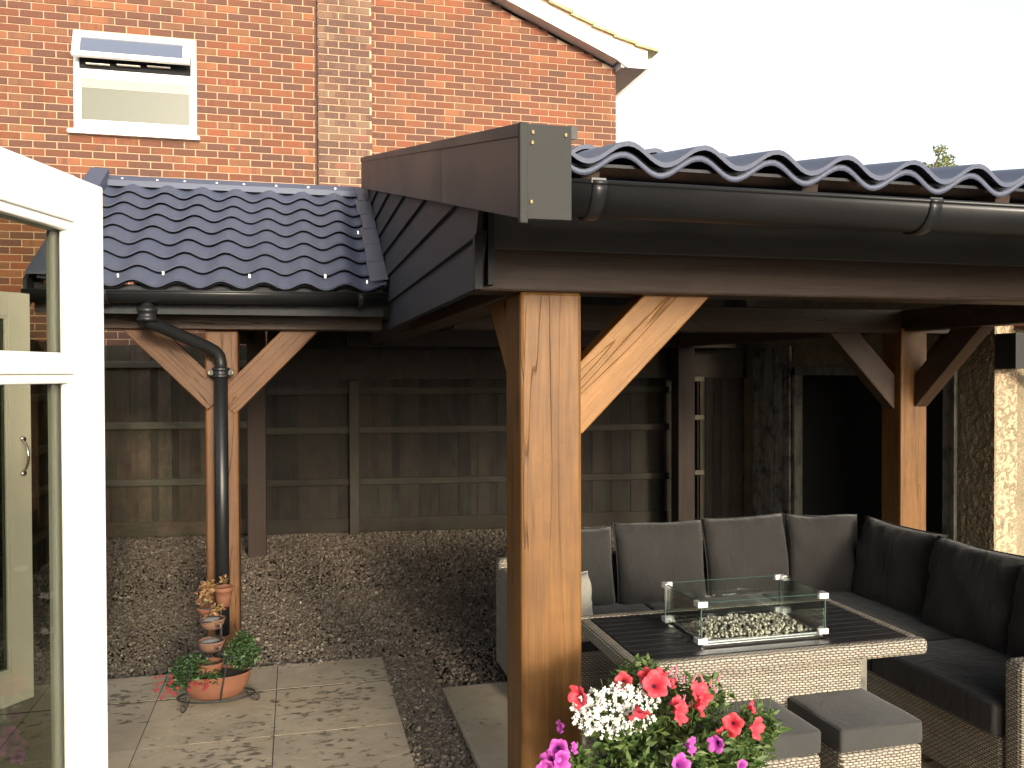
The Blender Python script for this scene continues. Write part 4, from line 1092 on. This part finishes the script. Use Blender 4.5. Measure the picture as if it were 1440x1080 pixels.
# ------------------------------------------------------------------ terracotta plant tower
PXc, PYc = -.405, 4.70
stand = thing('plant_stand', 'black wrought iron stand with scroll feet carrying the terracotta pots', 'plant stand', (PXc, PYc, 0))
build('upright', MB().tube([(PXc+.02, PYc+.08, .05), (PXc+.02, PYc+.08, .52)], .007, 8), M['iron'], stand)
build('hoop', MB().tube([(PXc+.19*math.cos(a), PYc+.10*math.sin(a), .030) for a in np.linspace(0, 2*math.pi, 25)], .005, 6, cap=False), M['iron'], stand)
def scroll(x, y, dx, dy):
    pth = [(x+dx*.0, y+dy*.0, .05)]
    pth += [(x+dx*(.03), y+dy*.03, .01)]
    for k in range(14):
        a = -math.pi/2+k*.42; r_ = .022*(1-k/18)
        pth.append((x+dx*(.05+r_*math.cos(a)), y+dy*(.05+r_*math.cos(a)), .024+r_*math.sin(a)))
    return MB().tube(pth, .004, 6)
for x, y, dx, dy in ((PXc-.12, PYc-.09, -.5, -.8), (PXc+.15, PYc-.04, 1, -.2), (PXc+.02, PYc+.10, .2, 1)):
    build('foot', scroll(x, y, dx, dy), M['iron'], stand, smooth=True)
for x0 in (PXc+.03, PXc-.14):
    build('strap', MB().tube([(x0, PYc-.105, .035), (x0+.008, PYc-.122, .09), (x0+.02, PYc-.118, .16), (x0+.035, PYc-.06, .25)], .0045, 6), M['iron'], stand)
for z in (.212, .322, .432, .50):
    build('ring', MB().tube([(PXc-.03+.060*math.cos(a), PYc-.015+.060*math.sin(a), z) for a in np.linspace(0, 2*math.pi, 17)], .004, 6, cap=False).tube([(PXc-.0, PYc+.05, z), (PXc+.02, PYc+.08, z)], .004, 6), M['iron'], stand)
tr_ = thing('terracotta_trough', 'wide oval terracotta trough at the foot of the pot tower', 'plant pot', (PXc, PYc, .02))
build('bowl', MB().lathe((PXc, PYc, 0), [(.001, .026), (.10, .026), (.130, .040), (.160, .085), (.176, .145), (.180, .150), (.170, .152), (.155, .135), (.001, .13)], 36, 1.0, .62), M['terracotta'], tr_, smooth=True)
build('soil', MB().lathe((PXc, PYc, 0), [(.001, .14), (.158, .137)], 36, 1., .62), M['soil'], tr_)
def bowl(label, x, y, z, r, h, m, fill, spout=-1):
    t = thing('terracotta_bowl', label, 'plant pot', (x, y, z), 'small terracotta bowls stacked on the stand')
    build('bowl', MB().lathe((x, y, z), [(.001, 0), (r*.62, 0), (r*.86, h*.35), (r, h*.9), (r*1.03, h), (r*.93, h), (r*.88, h*.8), (.001, h*.72)], 26), m, t, smooth=True)
    if fill: build('grit', MB().lathe((x, y, z), [(.001, h*.98), (r*.55, h*.93), (r*.8, h*.78)], 20), fill, t)
    sx, sy = x+r*.55*-spout, y-r*.85
    build('spout', MB().lathe((sx, sy-.004, z+h*.55), [(.008, -.012), (.015, -.013), (.017, 0), (.015, .012), (.008, .012)], 12), m, t, smooth=True)
    build('spout_hole', MB().tube([(sx, sy-.020, z+h*.55), (sx, sy-.024, z+h*.55)], .009, 10), M['black'], t)
    return t
bowl('lowest small terracotta bowl, open and nearly empty', PXc-.025, PYc-.03, .158, .066, .058, M['terracotta'], None, spout=1)
bowl('middle small terracotta bowl with white grit and round spout', PXc-.02, PYc-.02, .272, .067, .052, M['pale_terracotta'], M['white_grit'])
bowl('topmost of the three small bowls, pale with white grit', PXc-.015, PYc-.01, .383, .064, .052, M['pale_terracotta'], M['white_grit'])
tp = thing('terracotta_pot', 'round terracotta pot at the top of the tower', 'plant pot', (PXc+.04, PYc, .49))
build('pot', MB().lathe((PXc+.04, PYc, .49), [(.001, 0), (.030, 0), (.040, .05), (.044, .08), (.049, .08), (.049, .102), (.043, .102), (.040, .08), (.001, .075)], 24), M['terracotta'], tp, smooth=True)
tp2 = thing('terracotta_pot', 'small tilted terracotta saucer pot below the succulent', 'plant pot', (PXc-.05, PYc-.02, .465))
build('pot', MB().lathe((PXc-.05, PYc-.03, .465), [(.001, 0), (.025, .0), (.042, .030), (.044, .034), (.038, .034), (.001, .03)], 22), M['terracotta'], tp2, smooth=True)

# leaf soup
def leaves(centers, size, droop=.4, asp=.45, fold=.25, spread=1.):
    n = len(centers); C = np.asarray(centers)
    L = size*rng.uniform(.6, 1.35, n)
    d = rng.normal(size=(n, 3)); d[:, 2] = np.abs(d[:, 2])*.6-droop*.3; d /= np.linalg.norm(d, axis=1)[:, None]
    s_ = np.cross(d, rng.normal(size=(n, 3))); s_ /= np.linalg.norm(s_, axis=1)[:, None]; u_ = np.cross(s_, d)
    wd = (L*asp)[:, None]; L = L[:, None]
    p0 = C; p1 = C+d*L*.45+s_*wd*.5+u_*wd*fold; p2 = C+d*L; p3 = C+d*L*.45-s_*wd*.5+u_*wd*fold; pm_ = C+d*L*.5
    V = np.stack([p0, p1, p2, p3, pm_], 1).reshape(-1, 3)
    F = np.array([(0, 1, 4), (1, 2, 4), (2, 3, 4), (3, 0, 4)])
    Fa = (F[None]+5*np.arange(n)[:, None, None]).reshape(-1, 3)
    tn = np.repeat(np.clip(rng.normal(.48, .22, n), 0, 1), 4)
    return V, Fa, tn
def blob(n, c, r, shell=.35):
    d = rng.normal(size=(n, 3)); d /= np.linalg.norm(d, axis=1)[:, None]
    q = rng.random(n)**shell
    return np.array(c)+d*q[:, None]*np.array(r)
def foliage(name, parent, blobs, size, m, **kw):
    C = np.concatenate([blob(*b) for b in blobs]); V, F, tn = leaves(C, size, **kw)
    return soup(name, V, F, m, parent, tn)
suc = thing('succulent', 'red and yellow tinged succulent spilling from the top pots', 'plant', (PXc, PYc, .7))
foliage('leaf_mass', suc, [(130, (PXc-.03, PYc-.03, .600), (.050, .035, .035)), (110, (PXc-.055, PYc-.04, .545), (.042, .035, .042)), (50, (PXc+.01, PYc-.05, .49), (.03, .025, .035)), (36, (PXc+.045, PYc-.02, .625), (.018, .018, .028)), (20, (PXc-.03, PYc-.03, .46), (.035, .02, .015))], .018, M['succulent'], asp=.7)
ger = thing('trailing_geranium', 'dark green trailing plant with small deep red flowers in the oval trough', 'plant', (PXc, PYc, .17))
foliage('leaf_mass', ger, [(900, (PXc+.125, PYc+.03, .225), (.095, .08, .085)), (260, (PXc+.14, PYc-.0, .30), (.05, .05, .05)), (700, (PXc-.12, PYc-.04, .19), (.10, .08, .075)), (240, (PXc-.17, PYc-.05, .13), (.06, .05, .05)), (200, (PXc-.02, PYc-.09, .15), (.07, .03, .04))], .020, M['leaf_dark'], asp=.6)
fd = MB()
for k in range(26):
    if k < 18: c = Vector((PXc-.22+random.uniform(-.06, .06), PYc-.10+random.uniform(-.03, .03), .12+random.uniform(-.05, .06)))
    else: c = Vector((PXc-.08+random.uniform(-.05, .05), PYc-.12, .12+random.uniform(-.02, .03)))
    for j in range(5):
        a = j*1.257+random.random(); p = c+Vector((math.cos(a)*.006, random.uniform(-.004, .004), math.sin(a)*.006))
        fd.add([p+Vector((-.004, 0, -.003)), p+Vector((.004, -.002, -.003)), p+Vector((.003, 0, .004)), p+Vector((-.004, .002, .003))], [(0, 1, 2, 3)])
build('flower', fd, M['petal_dark'], ger, kind='stuff')

# ------------------------------------------------------------------ foreground planter with petunias and lobelia
QX, QY = 1.02, 2.28
pl = thing('planter', 'tall dark square planter under the petunias, in front of the thick post', 'planter', (QX, QY, 0))
build('box', MB().lathe((QX, QY, 0), [(.001, .0), (.15, .0), (.19, .60), (.20, .60), (.20, .64), (.18, .64), (.17, .60), (.001, .60)], 4), M['planter'], pl, bev=.006)
build('soil', MB().lathe((QX, QY, 0), [(.001, .62), (.17, .60)], 4), M['soil'], pl)
def px(u, v, y):     # where the sight line through a photo pixel meets the plane at depth y
    d = rt*((u-720)/1215)-up*((v-540)/1215)+fwd; k = y/d.y
    return Vector((0, 0, CAM_H))+d*k
bed = thing('petunia', 'coral red petunias on a bushy green plant in the foreground planter', 'flowering plant', (QX, QY, .62))
B = []
def lb(n, u, v, y, ru, rv, ry=.07):
    c = px(u, v, y); k = y/1215*1.02; B.append((n, tuple(c), (ru*k, ry, rv*k)))
lb(900, 905, 1065, 2.26, 85, 45); lb(700, 985, 1060, 2.26, 85, 50); lb(600, 1040, 1050, 2.28, 55, 45)
lb(500, 935, 1000, 2.30, 70, 45); lb(350, 985, 985, 2.32, 45, 35); lb(450, 880, 1030, 2.24, 60, 35); lb(260, 900, 950, 2.32, 40, 22)
lb(800, 960, 1130, 2.26, 140, 60, .10); lb(700, 900, 1150, 2.24, 130, 70, .12); lb(250, 1065, 1020, 2.28, 35, 30); lb(900, 950, 1085, 2.14, 150, 30, .05); lb(500, 1000, 1060, 2.15, 70, 30, .04)
foliage('leaf_mass', bed, B, .030, M['leaf'], asp=.42)
stm = MB()
for k in range(90):
    u = random.uniform(820, 1085); v0 = random.uniform(1000, 1090); c0 = px(u, v0, 2.28); c1 = px(u+random.uniform(-25, 25), v0-random.uniform(20, 60), 2.25)
    stm.tube([c0, (c0+c1)/2+Vector((.01, 0, .0)), c1], .0014, 4, cap=False)
build('stem', stm, M['stem'], bed, kind='stuff')
def petunia_mesh(name, m, R):
    vs_, fs = [], []; na, nr = 30, 5
    for j in range(nr+1):
        f = j/nr
        for i in range(na):
            a = 2*math.pi*i/na
            lobe = 1+.10*math.cos(5*a)*f+.025*math.sin(13*a)*f
            r = R*(.10+.90*f)*lobe
            z = -.034*(1-f)**2.2 + (.004*math.sin(10*a)+.005*math.cos(5*a+.7))*f*f - .004*f**3
            vs_.append((r*math.cos(a), r*math.sin(a), z))
    for j in range(nr):
        for i in range(na): fs.append((j*na+i, j*na+(i+1)%na, (j+1)*na+(i+1)%na, (j+1)*na+i))
    fs.append(tuple(range(na-1, -1, -1)))
    me = bpy.data.meshes.new(name); me.from_pydata(vs_, [], fs); me.materials.append(m)
    me.polygons.foreach_set('use_smooth', [True]*len(me.polygons)); return me
pr_ = petunia_mesh('flower', M['petal_red'], .034); pp_ = petunia_mesh('flower', M['petal_purple'], .030)
def flower(parent, me, u, v, y, scale, tilt, az):
    o = bpy.data.objects.new('flower', me); finish(o, parent)
    d = Vector((math.sin(az), -math.cos(az)*math.cos(tilt), math.sin(tilt))).normalized()
    o.rotation_euler = d.to_track_quat('Z', 'Y').to_euler()
    o.rotation_euler.rotate_axis('Z', random.random()*6)
    o.location = px(u, v, y)-wloc(parent); s_ = scale
    o.scale = (s_, s_*random.uniform(.85, 1.05), s_)
reds = [(811, 980, 2.20, .95, .2, -.9), (877, 959, 2.24, .8, .3, -.3), (923, 962, 2.18, 1.05, .5, -.1), (909, 951, 2.22, .75, .5, -.7), (899, 1008, 2.12, .95, -.9, .0),
        (960, 1004, 2.16, .95, .1, .55), (955, 990, 2.19, .7, .6, .2), (988, 974, 2.20, 1.0, .7, .3), (989, 994, 2.18, .85, .1, .9), (1031, 1018, 2.17, .85, .3, -.4), (1021, 1034, 2.15, .8, -.3, -.5),
        (1067, 1025, 2.16, .95, .1, .5), (1060, 994, 2.2, .6, .3, .9), (930, 947, 2.24, .6, .9, .2), (945, 960, 2.27, .55, .5, .5)]
for f in reds: flower(bed, pr_, *f)
# wilted pale buds
bd_ = MB()
for k in range(16):
    c = px(random.uniform(935, 1015), random.uniform(945, 1000), 2.22)
    bd_.tube([c, c+Vector((random.uniform(-.012, .012), -.004, .022))], [.004, .0015], 6)
build('bud', bd_, plain('pink_bud', (.50, .13, .20), .6), bed, kind='stuff')
pb_ = thing('petunia', 'purple petunias trailing low, left of and below the white lobelia', 'flowering plant', (QX-.1, QY, .6))
foliage('leaf_mass', pb_, [(420, tuple(px(790, 1090, 2.2)), (.07, .05, .05)), (260, tuple(px(812, 1070, 2.2)), (.03, .03, .03)), (300, tuple(px(960, 1100, 2.16)), (.12, .05, .04))], .026, M['leaf'], asp=.42)
for f in [(786, 1055, 2.13, .95, .2, -.2), (792, 1071, 2.11, .95, .1, .3), (770, 1070, 2.13, .85, .2, -.9), (768, 1082, 2.12, .8, 0, -.3), (809, 1052, 2.15, .55, .3, .8), (975, 1049, 2.04, .8, .1, .75), (1006, 1047, 2.05, .75, .1, -.8), (959, 1076, 2.03, .95, .4, .1), (786, 1022, 2.16, .55, .0, -1.35), (1045, 1078, 2.04, .6, .2, .2)]:
    flower(pb_, pp_, *f)
lob = thing('lobelia', 'cloud of small white lobelia flowers over the left of the planter', 'flowering plant', (QX-.08, QY, .68))
foliage('leaf_mass', lob, [(500, tuple(px(860, 1000, 2.24)), (.11, .05, .045)), (260, tuple(px(870, 975, 2.26)), (.09, .04, .03))], .016, M['leaf'], asp=.35)
lf = MB()
for k in range(235):
    while True:
        a, b = random.uniform(-1, 1), random.uniform(-1, 1)
        if a*a+b*b < 1: break
    c = px(866+63*a, 998+38*b-6*a, 2.19+.05*(a*a+b*b)-.02+random.uniform(-.02, .02)); s_ = random.uniform(.0052, .0082)
    q = Euler((random.uniform(-.9, .4), random.uniform(-.8, .8), random.uniform(-.7, .7))).to_matrix()
    for j, (an, l) in enumerate(((-2.2, 1.0), (-1.57, 1.15), (-.95, 1.0), (.9, .7), (2.2, .7))):
        d = Vector((math.cos(an), 0, math.sin(an))); e = Vector((-d.z, 0, d.x))
        P = [Vector((0, 0, 0)), d*l*s_*.9+e*s_*.42+Vector((0, -.0015, 0)), d*l*s_*1.6, d*l*s_*.9-e*s_*.42+Vector((0, -.0015, 0))]
        lf.add([c+q @ p for p in P], [(0, 1, 2, 3)])
build('flower', lf, M['petal_white'], lob, kind='stuff')
hk = thing('plant_support', 'thin grey garden cane standing in the planter against the post', 'garden cane', (px(821, 1040, 2.3).x, 2.3, 0))
bar('cane', hk, px(821, 1300, 2.34), px(821, 1003, 2.34), .012, .012, M['grey_frame'], bev=.002)

# ------------------------------------------------------------------ garden tree beyond the roof
tree = thing('garden_tree', 'sparse pale green treetop just showing above the wavy roof', 'tree', (12.6, 15.2, 0))
c = px(1308, 228, 15.2)
build('trunk', MB().tube([(c.x, 15.2, -.1), (c.x+.1, 15.2, 2.5), (c.x-.1, 15.2, 4.4), (c.x, 15.2, 5.6)], [.14, .11, .07, .02], 8), M['bark'], tree)
lm = MB()
for k in range(16):
    a = k*2.4; z = 2.6+k*.2; r_ = 1.1-k*.045
    lm.tube([(c.x, 15.2, z), (c.x+math.cos(a)*r_*.5, 15.2+math.sin(a)*r_*.5, z+.35), (c.x+math.cos(a)*r_, 15.2+math.sin(a)*r_, z+.6)], [.035, .02, .008], 5)
build('limb', lm, M['bark'], tree, kind='stuff')
bl = [(60, (c.x+random.uniform(-.9, .9), 15.2+random.uniform(-.9, .9), random.uniform(3.4, 5.4)), (.35, .35, .3)) for _ in range(34)]
bl += [(75, tuple(px(u, v, 15.2)), (.14, .14, .12)) for u, v in ((1290, 236), (1305, 238), (1322, 232), (1332, 226), (1338, 236), (1275, 240), (1322, 212))]
foliage('crown', tree, bl, .09, M['leaf_tree'], asp=.5)
